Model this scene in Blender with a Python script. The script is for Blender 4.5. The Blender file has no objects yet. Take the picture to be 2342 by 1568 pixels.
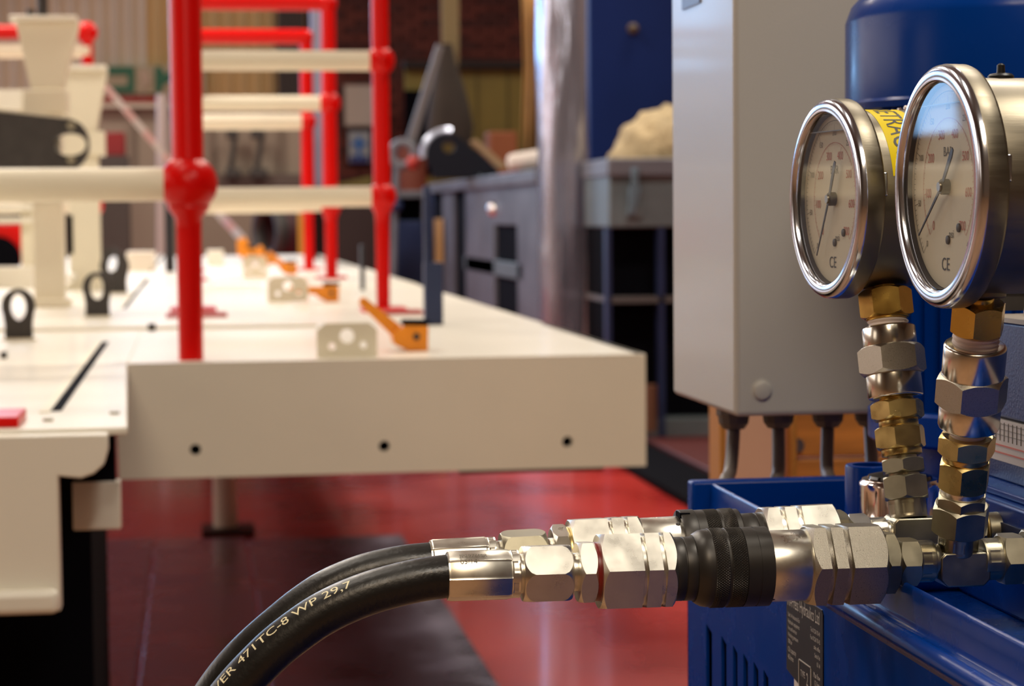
import bpy, bmesh, math, random
from mathutils import Vector, Matrix
random.seed(7)
PI = math.pi
SC = bpy.context.scene
COL = SC.collection
# ------------------------------------------------------------------ camera
W, H, F = 2342, 1568, 2342 * 50.0 / 23.6
CAMZ = 1.0
RHO = math.radians(0.5)
PHI = math.atan(294.3 / F)
PSI = math.atan(722.5 * math.cos(PHI) / F)
_s, _c, _sp, _cp = math.sin(PSI), math.cos(PSI), math.sin(PHI), math.cos(PHI)
FWD = Vector((_s * _cp, _c * _cp, -_sp))
_R = Vector((_c, -_s, 0)); _U = Vector((_s * _sp, _c * _sp, _cp))
RGT = _R * math.cos(RHO) - _U * math.sin(RHO)
UPV = _U * math.cos(RHO) + _R * math.sin(RHO)
CP = Vector((0, 0, CAMZ))
cam = bpy.data.cameras.new('camera'); camo = bpy.data.objects.new('camera', cam); COL.objects.link(camo)
m = Matrix((( RGT.x, UPV.x, -FWD.x, CP.x), (RGT.y, UPV.y, -FWD.y, CP.y), (RGT.z, UPV.z, -FWD.z, CP.z), (0, 0, 0, 1)))
camo.matrix_world = m
cam.sensor_fit = 'HORIZONTAL'; cam.sensor_width = 23.6; cam.lens = 50
cam.clip_start = 0.05; cam.clip_end = 100
cam.dof.use_dof = True; cam.dof.focus_distance = 1.045; cam.dof.aperture_fstop = 10.5
SC.camera = camo
# ------------------------------------------------------------------ world, light, exposure
wd = bpy.data.worlds.new('world'); SC.world = wd; wd.use_nodes = True
wd.node_tree.nodes['Background'].inputs[0].default_value = (0.30, 0.26, 0.22, 1)
wd.node_tree.nodes['Background'].inputs[1].default_value = 0.25
SC.view_settings.view_transform = 'Standard'; SC.view_settings.look = 'None'
SC.view_settings.gamma = 1; SC.view_settings.use_curve_mapping = False
SC.view_settings.exposure = 0.0

def area(name, loc, target, sx, sy, power, color):
    l = bpy.data.lights.new(name, 'AREA'); l.shape = 'RECTANGLE'; l.size = sx; l.size_y = sy
    l.energy = power; l.color = color
    o = bpy.data.objects.new(name, l); COL.objects.link(o); o.location = loc
    d = Vector(target) - Vector(loc)
    o.rotation_euler = d.to_track_quat('-Z', 'Y').to_euler()
    return o
WARM = (1.0, 0.90, 0.77)
for (x, y, p) in ((-2.0, 5.0, 82), (-1.5, 2.2, 50), (2.4, 5.4, 150), (-1.5, 9.0, 240), (3.0, 10.0, 190), (-2.5, 14.5, 220), (3.0, 15.0, 150)):  # hall lamps; the second entry is added to brighten the near rail
    area('ceiling_and_fill_lamp', (x, y, 5.4), (x, y, 0), 1.6, 0.7, p, WARM)
area('ceiling_and_fill_lamp', (0.05, -0.6, 2.9), (0.2, 1.0, 0.9), 1.0, 0.5, 20, (1.0, 0.91, 0.78))
area('ceiling_and_fill_lamp', (1.25, 0.9, 3.3), (0.45, 1.1, 0.8), 0.8, 0.5, 32, (1.0, 0.92, 0.80))  # added fill over the power unit, brightens its tray
area('ceiling_and_fill_lamp', (-1.0, -3.4, 5.2), (-0.5, 0.5, 0.0), 1.6, 0.7, 68, (1.0, 0.72, 0.44))  # added warm fill behind the camera for near floor and deck front
area('window_light', (-6.8, 8.5, 3.2), (0.5, 7.5, 1.2), 10.0, 2.6, 250, (1.0, 0.88, 0.78))
area('window_light', (-6.8, 0.6, 2.6), (0.3, 1.2, 1.2), 1.6, 2.0, 16, (1.0, 0.84, 0.68))
area('window_light', (-1.2, 21.6, 4.3), (-0.2, 8.0, 0.0), 5.0, 1.5, 200, (0.70, 0.80, 1.0))
for x in (-6.3, -3.7): area('window_light', (x, 21.4, 3.7), (x + 1, 8.0, 3.0), 1.7, 2.5, 170, (0.32, 0.60, 1.0))
for y in (17.2, 19.5, 21.2): area('window_light', (-7.9, y, 3.1), (0, y, 2.6), 1.1, 2.6, 45, (0.32, 0.60, 1.0))

# ------------------------------------------------------------------ projection helpers (camera pixel -> a point at a real distance)
def ray(px, py):
    return FWD + RGT * ((px - W / 2) / F) - UPV * ((py - H / 2) / F)
def at(px, py, Y):
    r = ray(px, py); return CP + r * (Y / r.y)
def atz(px, py, z):
    r = ray(px, py); return CP + r * ((z - CAMZ) / r.z)
def atx(px, py, X):
    r = ray(px, py); return CP + r * (X / r.x)
def ppm(P):            # metres for one pixel at P
    return (P - CP).dot(FWD) / F

# ------------------------------------------------------------------ materials
MATS = {}
def mat(name, col, rough=0.5, metal=0.0, bump=0.0, bscale=200.0, cvar=0.0, cscale=8.0, rvar=0.0, coat=0.0, aniso=None, emit=None, alpha=None, spec=0.5):
    if name in MATS: return MATS[name]
    mt = bpy.data.materials.new(name); mt.use_nodes = True
    nt = mt.node_tree; N = nt.nodes; L = nt.links; b = N['Principled BSDF']
    b.inputs['Base Color'].default_value = (*col, 1); b.inputs['Roughness'].default_value = rough
    b.inputs['Metallic'].default_value = metal; b.inputs['Specular IOR Level'].default_value = spec
    if coat: b.inputs['Coat Weight'].default_value = coat; b.inputs['Coat Roughness'].default_value = 0.08
    tc = N.new('ShaderNodeTexCoord'); src = tc.outputs['Object']
    if aniso:
        mp = N.new('ShaderNodeMapping'); mp.inputs['Scale'].default_value = aniso; L.new(src, mp.inputs[0]); src = mp.outputs[0]
    if cvar or rvar:
        n = N.new('ShaderNodeTexNoise'); n.inputs['Scale'].default_value = cscale; n.inputs['Detail'].default_value = 4
        L.new(src, n.inputs['Vector'])
        if cvar:
            r = N.new('ShaderNodeValToRGB'); L.new(n.outputs['Fac'], r.inputs[0])
            r.color_ramp.elements[0].position = 0.3; r.color_ramp.elements[1].position = 0.7
            r.color_ramp.elements[0].color = (*[max(0, c * (1 - cvar)) for c in col], 1)
            r.color_ramp.elements[1].color = (*[min(1, c * (1 + cvar * 0.5)) for c in col], 1)
            L.new(r.outputs[0], b.inputs['Base Color'])
        if rvar:
            q = N.new('ShaderNodeMapRange'); L.new(n.outputs['Fac'], q.inputs['Value'])
            q.inputs['From Min'].default_value = 0.3; q.inputs['From Max'].default_value = 0.7
            q.inputs['To Min'].default_value = max(0.02, rough - rvar); q.inputs['To Max'].default_value = min(1, rough + rvar)
            L.new(q.outputs[0], b.inputs['Roughness'])
    if bump:
        n2 = N.new('ShaderNodeTexNoise'); n2.inputs['Scale'].default_value = bscale; n2.inputs['Detail'].default_value = 3
        L.new(src, n2.inputs['Vector'])
        bp = N.new('ShaderNodeBump'); bp.inputs['Strength'].default_value = bump; bp.inputs['Distance'].default_value = 0.3 / bscale
        L.new(n2.outputs['Fac'], bp.inputs['Height']); L.new(bp.outputs[0], b.inputs['Normal'])
    if emit:
        b.inputs['Emission Color'].default_value = (*emit[:3], 1); b.inputs['Emission Strength'].default_value = emit[3]
    MATS[name] = mt
    return mt
WHITE = mat('white_enamel', (0.84, 0.80, 0.69), 0.38, cvar=0.06, cscale=3, coat=0.2)
CREAM = mat('cream_enamel', (0.80, 0.74, 0.58), 0.45, cvar=0.05, cscale=3)
RED = mat('red_enamel', (0.64, 0.002, 0.001), 0.30, spec=0.22)
REDP = mat('dull_red_paint', (0.42, 0.03, 0.02), 0.5)
BLUE = mat('blue_enamel', (0.0006, 0.038, 0.26), 0.25, bump=0.02, bscale=90, spec=0.14, rvar=0.06, cscale=30)
BLUEH = mat('hammered_blue_paint', (0.008, 0.030, 0.15), 0.30, bump=0.6, bscale=700, spec=0.3)
NAVY = mat('navy_paint', (0.012, 0.025, 0.085), 0.45, cvar=0.2)
BLUEC = mat('dull_blue_paint', (0.006, 0.020, 0.115), 0.5, cvar=0.15, cscale=2, spec=0.15)
STEELB = mat('blue_grey_paint', (0.14, 0.145, 0.175), 0.42, cvar=0.35, cscale=3)
TEALG = mat('grey_green_paint', (0.12, 0.15, 0.165), 0.45, cvar=0.3, cscale=4)
GREYBOX = mat('grey_textured_powder_coat', (0.50, 0.49, 0.46), 0.38, bump=0.5, bscale=900, coat=0.1)
GLAND = mat('grey_plastic', (0.13, 0.11, 0.10), 0.5)
CABLE = mat('grey_cable_sheath', (0.20, 0.18, 0.17), 0.45)
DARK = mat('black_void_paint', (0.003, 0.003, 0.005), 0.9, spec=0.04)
BLACKS = mat('black_steel', (0.035, 0.03, 0.028), 0.5, cvar=0.3, cscale=30)
ZINC = mat('zinc_plated_steel', (0.80, 0.77, 0.68), 0.30, 1.0, bump=0.10, bscale=6000, cvar=0.07, cscale=90, rvar=0.04)
ZINCM = mat('matt_zinc_plated_steel', (0.50, 0.47, 0.40), 0.34, 1.0, bump=0.9, bscale=3600, cvar=0.12, cscale=2400, rvar=0.08)
ZINCD = mat('tarnished_plated_steel', (0.42, 0.39, 0.29), 0.36, 1.0, bump=0.12, bscale=5000, cvar=0.2, cscale=70, rvar=0.06)
CHROME = mat('bright_chrome', (0.88, 0.82, 0.78), 0.16, 1.0)
TURNED = mat('turned_plated_steel', (0.80, 0.78, 0.70), 0.20, 1.0, bump=0.03, bscale=5000, rvar=0.03, cscale=90)
BRASS = mat('brass', (0.70, 0.46, 0.11), 0.26, 1.0, bump=0.05, bscale=5000, cvar=0.15, cscale=60, rvar=0.06)
YZINC = mat('yellow_passivated_steel', (0.66, 0.50, 0.20), 0.30, 1.0, bump=0.05, bscale=5000, cvar=0.2, cscale=80, rvar=0.06)
STAIN = mat('stainless_steel', (0.25, 0.22, 0.165), 0.40, 1.0, bump=0.03, bscale=260, rvar=0.05, cscale=40, aniso=(0.4, 6, 6))
BEZEL = mat('polished_stainless_steel', (0.66, 0.70, 0.80), 0.17, 1.0)
BLK = mat('black_anodised_metal', (0.045, 0.041, 0.037), 0.40, 0.5, rvar=0.05, cscale=90)
RUBBER = mat('black_hose_rubber', (0.012, 0.011, 0.010), 0.36, bump=0.22, bscale=420, rvar=0.08, cscale=60)
PTFE = mat('white_thread_tape', (0.80, 0.70, 0.64), 0.6, bump=0.3, bscale=700)
DIAL = mat('cream_dial', (0.74, 0.70, 0.58), 0.6)
INKR = mat('red_ink', (0.52, 0.13, 0.09), 0.6)
INKB = mat('black_ink', (0.01, 0.01, 0.012), 0.5)
INKG = mat('grey_stamped_ink', (0.10, 0.085, 0.06), 0.6)
INKW = mat('pale_ink', (0.50, 0.47, 0.42), 0.6)
INKC = mat('cream_ink', (0.88, 0.80, 0.52), 0.5)
YEL = mat('yellow_sticker', (0.78, 0.60, 0.001), 0.5, spec=0.15)
ORNG = mat('orange_enamel', (0.85, 0.28, 0.01), 0.4, cvar=0.15, cscale=30)
SEAL = mat('dark_red_seal', (0.20, 0.01, 0.008), 0.35)
WOOD = mat('orange_brown_timber', (0.72, 0.27, 0.05), 0.6, cvar=0.35, cscale=6, aniso=(1, 1, 8))
PLY = mat('pale_plywood', (0.92, 0.56, 0.38), 0.6, cvar=0.12, cscale=5)
SACK = mat('beige_canvas', (0.40, 0.31, 0.175), 0.8, bump=1.0, bscale=22, cvar=0.25, cscale=12)
TARP = mat('brown_canvas', (0.030, 0.020, 0.014), 0.8, cvar=0.25, cscale=6)
FILM = mat('silvery_wrapping_film', (0.50, 0.52, 0.66), 0.20, 0.75, bump=0.25, bscale=4, cvar=0.15, cscale=3, aniso=(3, 3, 0.35))
TAN = mat('tan_cloth', (0.48, 0.27, 0.09), 0.8, cvar=0.15, cscale=4)
OLIVE = mat('olive_yellow_paint', (0.17, 0.13, 0.015), 0.6, cvar=0.2, cscale=2)
CLAD = mat('beige_cladding', (0.60, 0.50, 0.36), 0.6, cvar=0.15, cscale=1)
CLAD2 = mat('tan_cladding', (0.55, 0.37, 0.15), 0.6, cvar=0.15, cscale=1)
GREYW = mat('grey_board', (0.24, 0.19, 0.145), 0.7, cvar=0.06, cscale=1)
PAPER = mat('white_paper', (0.50, 0.44, 0.38), 0.7)
GREEN = mat('safety_green', (0.006, 0.11, 0.045), 0.5)
BRK = [mat('dark_red_brick_%s' % n, c, 0.85, cvar=0.3, cscale=20) for n, c in (('a', (0.10, 0.022, 0.015)), ('b', (0.13, 0.03, 0.02)), ('c', (0.075, 0.02, 0.016)))]
MORT = mat('dark_mortar', (0.045, 0.018, 0.014), 0.9)
PLATE = mat('worn_dark_steel_plate', (0.26, 0.23, 0.30), 0.30, 0.7, cvar=0.5, cscale=5, rvar=0.12)
def glass():
    mt = bpy.data.materials.new('gauge_glass'); mt.use_nodes = True; nt = mt.node_tree; N = nt.nodes; L = nt.links
    for n in list(N): N.remove(n)
    o = N.new('ShaderNodeOutputMaterial'); mix = N.new('ShaderNodeMixShader'); t = N.new('ShaderNodeBsdfTransparent'); g = N.new('ShaderNodeBsdfGlossy')
    lw_ = N.new('ShaderNodeLayerWeight'); lw_.inputs[0].default_value = 0.5
    pw = N.new('ShaderNodeMath'); pw.operation = 'POWER'; pw.inputs[1].default_value = 5; L.new(lw_.outputs['Facing'], pw.inputs[0])
    fr = N.new('ShaderNodeMath'); fr.operation = 'ADD'; fr.inputs[1].default_value = 0.09; fr.use_clamp = True; L.new(pw.outputs[0], fr.inputs[0])
    t.inputs[0].default_value = (0.93, 0.93, 0.90, 1); g.inputs['Roughness'].default_value = 0.03
    L.new(fr.outputs[0], mix.inputs[0]); L.new(t.outputs[0], mix.inputs[1]); L.new(g.outputs[0], mix.inputs[2]); L.new(mix.outputs[0], o.inputs[0])
    return mt
GLASS = glass()
def floor_mat():
    mt = mat('glossy_red_floor_paint', (0.36, 0.022, 0.016), 0.26, coat=0.3)
    nt = mt.node_tree; N = nt.nodes; L = nt.links; b = N['Principled BSDF']
    tc = N.new('ShaderNodeTexCoord')
    n = N.new('ShaderNodeTexNoise'); n.inputs['Scale'].default_value = 2.2; n.inputs['Detail'].default_value = 6; L.new(tc.outputs['Object'], n.inputs['Vector'])
    r = N.new('ShaderNodeValToRGB'); L.new(n.outputs['Fac'], r.inputs[0])
    e = r.color_ramp.elements; e[0].position = 0.35; e[0].color = (0.34, 0.014, 0.010, 1); e[1].position = 0.68; e[1].color = (0.54, 0.036, 0.026, 1)
    L.new(r.outputs[0], b.inputs['Base Color'])
    q = N.new('ShaderNodeMapRange'); L.new(n.outputs['Fac'], q.inputs['Value']); q.inputs['To Min'].default_value = 0.16; q.inputs['To Max'].default_value = 0.42
    L.new(q.outputs[0], b.inputs['Roughness'])
    return mt
FLOORM = floor_mat()

# ------------------------------------------------------------------ mesh helpers
OFF = {}
def finish(o, name, parent, off):
    COL.objects.link(o)
    if parent is not None: o.parent = parent
    OFF[o.name] = off
    return o
def obj(name, data, material, parent=None, bevel=0, smooth=35, label=None, kind=None, seg=2):
    """one mesh object; data=(verts in world coordinates, faces)"""
    V, Fc = data[0], data[1]
    if parent is not None: off = OFF[parent.name]; loc = None
    else:
        xs = [v[0] for v in V]; ys = [v[1] for v in V]; zs = [v[2] for v in V]
        off = Vector(((min(xs) + max(xs)) / 2, (min(ys) + max(ys)) / 2, min(zs))); loc = off
    me = bpy.data.meshes.new(name)
    me.from_pydata([tuple(Vector(v) - off) for v in V], [], [tuple(f) for f in Fc])
    bm = bmesh.new(); bm.from_mesh(me); bmesh.ops.recalc_face_normals(bm, faces=bm.faces); bm.to_mesh(me); bm.free()
    if smooth:
        me.shade_smooth(); me.set_sharp_from_angle(angle=math.radians(smooth))
    me.materials.append(material)
    o = bpy.data.objects.new(name, me)
    if loc is not None: o.location = loc
    if bevel:
        b = o.modifiers.new('bevel', 'BEVEL'); b.width = bevel; b.segments = seg; b.limit_method = 'ANGLE'; b.harden_normals = False
    finish(o, name, parent, off)
    if label: o['label'] = label
    if kind: o['kind'] = kind
    return o
def thing(name, label, cat, loc, group=None):
    o = bpy.data.objects.new(name, None); o.empty_display_size = 0.05; COL.objects.link(o); o.location = loc
    OFF[o.name] = Vector(loc); o['label'] = label; o['category'] = cat
    if group: o['group'] = group
    return o
def tag(o, label, cat, group=None):
    o['label'] = label; o['category'] = cat
    if group: o['group'] = group
    return o
def join(*ds):
    V = []; Fc = []
    for v, f in ds:
        k = len(V); V += list(v); Fc += [tuple(i + k for i in q) for q in f]
    return V, Fc
def box(x0, x1, y0, y1, z0, z1):
    V = [(x, y, z) for z in (z0, z1) for y in (y0, y1) for x in (x0, x1)]
    return V, [(0, 1, 3, 2), (4, 6, 7, 5), (0, 4, 5, 1), (2, 3, 7, 6), (0, 2, 6, 4), (1, 5, 7, 3)]
def pbox(p0x, p0y, p1x, p1y, Y, t):       # box whose front face covers the pixel rectangle at distance Y
    a = at(p0x, (p0y + p1y) / 2, Y).x; b = at(p1x, (p0y + p1y) / 2, Y).x
    z0 = at((p0x + p1x) / 2, p1y, Y).z; z1 = at((p0x + p1x) / 2, p0y, Y).z
    return box(a, b, Y, Y + t, z0, z1)
def prism(pts, d):        # pts: world points of a planar polygon, d: extrusion vector
    n = len(pts); d = Vector(d)
    V = [Vector(p) for p in pts] + [Vector(p) + d for p in pts]
    return V, [tuple(range(n)), tuple(range(2 * n - 1, n - 1, -1))] + [(i, (i + 1) % n, n + (i + 1) % n, n + i) for i in range(n)]
def ppoly(pxs, Y, t):      # prism from a pixel outline at distance Y, thickness t along Y
    return prism([at(x, y, Y) for x, y in pxs], (0, t, 0))
def frame(p0, p1, ref=None):
    a = (Vector(p1) - Vector(p0)); Ln = a.length; a.normalize()
    ref = Vector(ref) if ref is not None else (Vector((0, 0, 1)) if abs(a.z) < 0.8 else Vector((1, 0, 0)))
    e1 = (ref - a * ref.dot(a)).normalized(); e2 = a.cross(e1)
    return Vector(p0), a, e1, e2, Ln
def rev(p0, p1, S, rf, n=48, ref=None, caps=True):     # surface of revolution, rf(s, theta) radius, S in metres from p0
    P, a, e1, e2, Ln = frame(p0, p1, ref)
    V = []; Fc = []
    for s in S:
        for i in range(n):
            th = 2 * PI * i / n; r = rf(s, th) if callable(rf) else rf
            V.append(P + a * s + (e1 * math.cos(th) + e2 * math.sin(th)) * r)
    for k in range(len(S) - 1):
        for i in range(n):
            j = (i + 1) % n; Fc.append((k * n + i, k * n + j, (k + 1) * n + j, (k + 1) * n + i))
    if caps: Fc.append(tuple(range(n))); Fc.append(tuple(range((len(S) - 1) * n, len(S) * n)))
    return V, Fc
def lathe(p0, p1, prof, n=40, ref=None, caps=True):    # prof: [(s, r)]
    P, a, e1, e2, Ln = frame(p0, p1, ref)
    V = []; Fc = []
    for s, r in prof:
        for i in range(n):
            th = 2 * PI * i / n
            V.append(P + a * s + (e1 * math.cos(th) + e2 * math.sin(th)) * r)
    for k in range(len(prof) - 1):
        for i in range(n):
            j = (i + 1) % n; Fc.append((k * n + i, k * n + j, (k + 1) * n + j, (k + 1) * n + i))
    if caps: Fc.append(tuple(range(n))); Fc.append(tuple(range((len(prof) - 1) * n, len(prof) * n)))
    return V, Fc
def cyl(p0, p1, r, n=32, ch=0.0):
    Ln = (Vector(p1) - Vector(p0)).length
    pr = [(0, r - ch), (ch, r), (Ln - ch, r), (Ln, r - ch)] if ch else [(0, r), (Ln, r)]
    return lathe(p0, p1, pr, n)
def cone(p0, p1, r0, r1, n=32):
    return lathe(p0, p1, [(0, r0), ((Vector(p1) - Vector(p0)).length, r1)], n)
def sphere(c, r, n=24, m=14, sz=1.0):
    c = Vector(c); V = [c + Vector((0, 0, r * sz))]; Fc = []
    for k in range(1, m):
        ph = PI * k / m
        for i in range(n):
            th = 2 * PI * i / n; V.append(c + Vector((r * math.sin(ph) * math.cos(th), r * math.sin(ph) * math.sin(th), r * sz * math.cos(ph))))
    V.append(c - Vector((0, 0, r * sz)))
    for i in range(n): Fc.append((0, 1 + i, 1 + (i + 1) % n))
    for k in range(m - 2):
        for i in range(n):
            a = 1 + k * n + i; b = 1 + k * n + (i + 1) % n; Fc.append((a, a + n, b + n, b))
    L0 = 1 + (m - 2) * n
    for i in range(n): Fc.append((L0 + i, len(V) - 1, L0 + (i + 1) % n))
    return V, Fc
def hexr(th, a, rot):
    t = (th - rot) % (PI / 3) - PI / 6
    return a / math.cos(t)
def hexbar(p0, p1, a, rot=0.0, ch=(1, 1), grooves=(), n=96, gd=None, soft=0.0):
    """hex bar with coned corners; a apothem; grooves [(s0,s1)] in metres; rot in radians picks a corner direction"""
    P, ax, e1, e2, Ln = frame(p0, p1)
    gd = gd or a * 0.955
    e = min(a * (0.13 + soft), Ln * 0.45)
    K = 6 if soft else 2
    ths = [rot + 2 * PI * i / n for i in range(n)]
    hr = [hexr(t, a * 1.0, rot) for t in ths]
    def ss(r):           # where the cone meets the flat for this radius
        q = (r / a - 0.985) / 0.17
        return e * (math.asin(min(1, q)) * 2 / PI if soft else q)
    def cone_(s): return a * (0.985 + 0.17 * (math.sin(min(1, s / e) * PI / 2) if soft else s / e))
    rows = []            # each row: list of (s, r)
    if ch[0]: rows += [[(ss(h) * k / K, min(h, cone_(ss(h) * k / K))) for h in hr] for k in range(K + 1)]
    else: rows.append([(0, h) for h in hr])
    for g0, g1 in grooves:
        rows += [[(g0, h) for h in hr], [(g0 + a * 0.02, min(h, gd)) for h in hr], [(g1 - a * 0.02, min(h, gd)) for h in hr], [(g1, h) for h in hr]]
    if ch[1]: rows += [[(Ln - ss(h) * k / K, min(h, cone_(ss(h) * k / K))) for h in hr] for k in range(K, -1, -1)]
    else: rows.append([(Ln, h) for h in hr])
    V = []; Fc = []
    for row in rows:
        for (s, r), th in zip(row, ths): V.append(P + ax * s + (e1 * math.cos(th) + e2 * math.sin(th)) * r)
    for k in range(len(rows) - 1):
        for i in range(n):
            j = (i + 1) % n; Fc.append((k * n + i, k * n + j, (k + 1) * n + j, (k + 1) * n + i))
    Fc.append(tuple(range(n))); Fc.append(tuple(range((len(rows) - 1) * n, len(rows) * n)))
    return V, Fc
def knurl(p0, p1, r, pitch, depth):
    Ln = (Vector(p1) - Vector(p0)).length
    na = int(round(2 * PI * r / pitch)); n = na * 4; mm = max(6, int(Ln / (pitch * 1.25) * 4))
    pa = 2 * PI / na; ps = pitch * 1.25
    tri = lambda x: 1 - abs(2 * (x - math.floor(x)) - 1)
    def rf(s, th):
        u = th / pa; v = s / ps
        if s <= 1e-6 or s >= Ln - 1e-6: return r - depth
        return r - depth + depth * min(1, 1.5 * min(tri(u + v), tri(u - v)))
    return rev(p0, p1, [Ln * k / mm for k in range(mm + 1)], rf, n)
def thread(p0, p1, r, turns, d):
    Ln = (Vector(p1) - Vector(p0)).length; S = []; R = []
    m_ = turns * 6
    return rev(p0, p1, [Ln * k / m_ for k in range(m_ + 1)], lambda s, th: r - d * (0.5 + 0.5 * math.cos(2 * PI * turns * s / Ln + th)), 40)
def torus(c, nrm, R, r, n=64, m_=12, squash=1.0):
    P, a, e1, e2, _ = frame(c, Vector(c) + Vector(nrm)); V = []; Fc = []
    for i in range(n):
        th = 2 * PI * i / n; d = e1 * math.cos(th) + e2 * math.sin(th)
        for j in range(m_):
            ph = 2 * PI * j / m_; V.append(P + d * (R + r * math.cos(ph)) + a * (r * squash * math.sin(ph)))
    for i in range(n):
        for j in range(m_):
            i2 = (i + 1) % n; j2 = (j + 1) % m_
            Fc.append((i * m_ + j, i2 * m_ + j, i2 * m_ + j2, i * m_ + j2))
    return V, Fc
def spline(pts, sub=12):
    pts = [Vector(p) for p in pts]; out = []
    P = [pts[0] * 2 - pts[1]] + pts + [pts[-1] * 2 - pts[-2]]
    for i in range(1, len(P) - 2):
        for k in range(sub):
            t = k / sub; a, b, c, d = P[i - 1], P[i], P[i + 1], P[i + 2]
            out.append(0.5 * ((2 * b) + (c - a) * t + (2 * a - 5 * b + 4 * c - d) * t * t + (3 * b - a - 3 * c + d) * t ** 3))
    out.append(pts[-1]); return out
def tube(path, r, n=20, rf=None):
    V = []; Fc = []; up = None
    for k, p in enumerate(path):
        t = (path[min(k + 1, len(path) - 1)] - path[max(k - 1, 0)]).normalized()
        if up is None:
            up = Vector((0, 0, 1)) if abs(t.z) < 0.9 else Vector((0, -1, 0))
        e1 = (up - t * up.dot(t)).normalized(); up = e1; e2 = t.cross(e1)
        rr = rf(k) if rf else r
        for i in range(n):
            th = 2 * PI * i / n; V.append(p + (e1 * math.cos(th) + e2 * math.sin(th)) * rr)
    for k in range(len(path) - 1):
        for i in range(n):
            j = (i + 1) % n; Fc.append((k * n + i, k * n + j, (k + 1) * n + j, (k + 1) * n + i))
    Fc.append(tuple(range(n))); Fc.append(tuple(range((len(path) - 1) * n, len(path) * n)))
    return V, Fc
def text2d(s, size=1.0, align='LEFT'):
    cu = bpy.data.curves.new('t', 'FONT'); cu.body = s; cu.size = size; cu.align_x = align; cu.resolution_u = 3
    o = bpy.data.objects.new('t', cu); COL.objects.link(o)
    bpy.context.view_layer.update()
    dg = bpy.context.evaluated_depsgraph_get(); e = o.evaluated_get(dg); me = e.to_mesh()
    V = [(v.co.x, v.co.y) for v in me.vertices]; Fc = [tuple(p.vertices) for p in me.polygons]
    e.to_mesh_clear(); bpy.data.objects.remove(o); bpy.data.curves.remove(cu)
    return V, Fc
def text_on(s, size, fn, align='LEFT', xs=1.0, cuts=0):
    V, Fc = text2d(s, size, align)
    if cuts:          # slice the letters so that they can follow a curved surface
        bm = bmesh.new(); vs = [bm.verts.new((x, y, 0)) for x, y in V]
        for f in Fc:
            try: bm.faces.new([vs[i] for i in f])
            except ValueError: pass
        for k in range(cuts):
            yy = -0.25 * size + 1.2 * size * k / (cuts - 1)
            bmesh.ops.bisect_plane(bm, geom=bm.verts[:] + bm.edges[:] + bm.faces[:], plane_co=(0, yy, 0), plane_no=(0, 1, 0))
        ww = max(x for x, y in V); nx = int(ww / (size * 0.25))
        for k in range(1, nx):
            bmesh.ops.bisect_plane(bm, geom=bm.verts[:] + bm.edges[:] + bm.faces[:], plane_co=(ww * k / nx, 0, 0), plane_no=(1, 0, 0))
        bm.verts.index_update(); V = [(v.co.x, v.co.y) for v in bm.verts]; Fc = [tuple(v.index for v in f.verts) for f in bm.faces]; bm.free()
    return [fn(x * xs, y) for x, y in V], Fc
def plate_with_holes(O, ex, ey, d, outline, holes, n=20):
    """flat plate: outline 2D polygon, holes [(cx,cy,rx,ry)], extruded by vector d"""
    bm = bmesh.new(); O, ex, ey, d = Vector(O), Vector(ex), Vector(ey), Vector(d)
    loops = [outline] + [[(cx + rx * math.cos(2 * PI * i / n), cy + ry * math.sin(2 * PI * i / n)) for i in range(n)] for cx, cy, rx, ry in holes]
    edges = []
    for lp in loops:
        vs = [bm.verts.new(O + ex * x + ey * y) for x, y in lp]
        edges += [bm.edges.new((vs[i], vs[(i + 1) % len(vs)])) for i in range(len(vs))]
    bmesh.ops.triangle_fill(bm, use_beauty=True, use_dissolve=False, edges=edges)
    r = bmesh.ops.extrude_face_region(bm, geom=bm.faces[:])
    vs = [g for g in r['geom'] if isinstance(g, bmesh.types.BMVert)]
    bmesh.ops.translate(bm, verts=vs, vec=d)
    bm.verts.index_update()
    V = [v.co.copy() for v in bm.verts]; Fc = [tuple(v.index for v in f.verts) for f in bm.faces]; bm.free()
    return V, Fc

#==================================================================== ROOM
obj('floor', box(-8, 9, 3.6, 24, -0.1, 0), FLOORM, kind='structure')
obj('floor', box(-8, 9, -5, 3.599, -0.1, 0), mat('brown_bounce_floor', (0.34, 0.18, 0.09), 0.6, cvar=0.3, cscale=3), kind='structure')  # unseen near floor, made brown for its reflection in the metal fittings
obj('ceiling', box(-8, 9, -5, 24, 6.0, 6.1), mat('ceiling_grey', (0.17, 0.12, 0.075), 0.8), kind='structure')
obj('wall_left', box(-8.1, -8, -5, 24, 0, 6), mat('wall_beige', (0.26, 0.18, 0.11), 0.8), kind='structure')
obj('wall_right', box(9, 9.1, -5, 24, 0, 6), mat('wall_beige', (0.4, 0.3, 0.2), 0.8), kind='structure')
obj('wall_front', box(-8, 9, -5.1, -5, 0, 6), mat('wall_brown', (0.16, 0.105, 0.06), 0.8), kind='structure')
YB = 22.0
wall = obj('wall_back', box(-8, 9, YB + 0.06, YB + 0.2, 0, 6), MORT, kind='structure')
def px_at(X, Y):  # helper for limits
    return (Vector((X, Y, 1)) - CP).dot(RGT)
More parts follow.
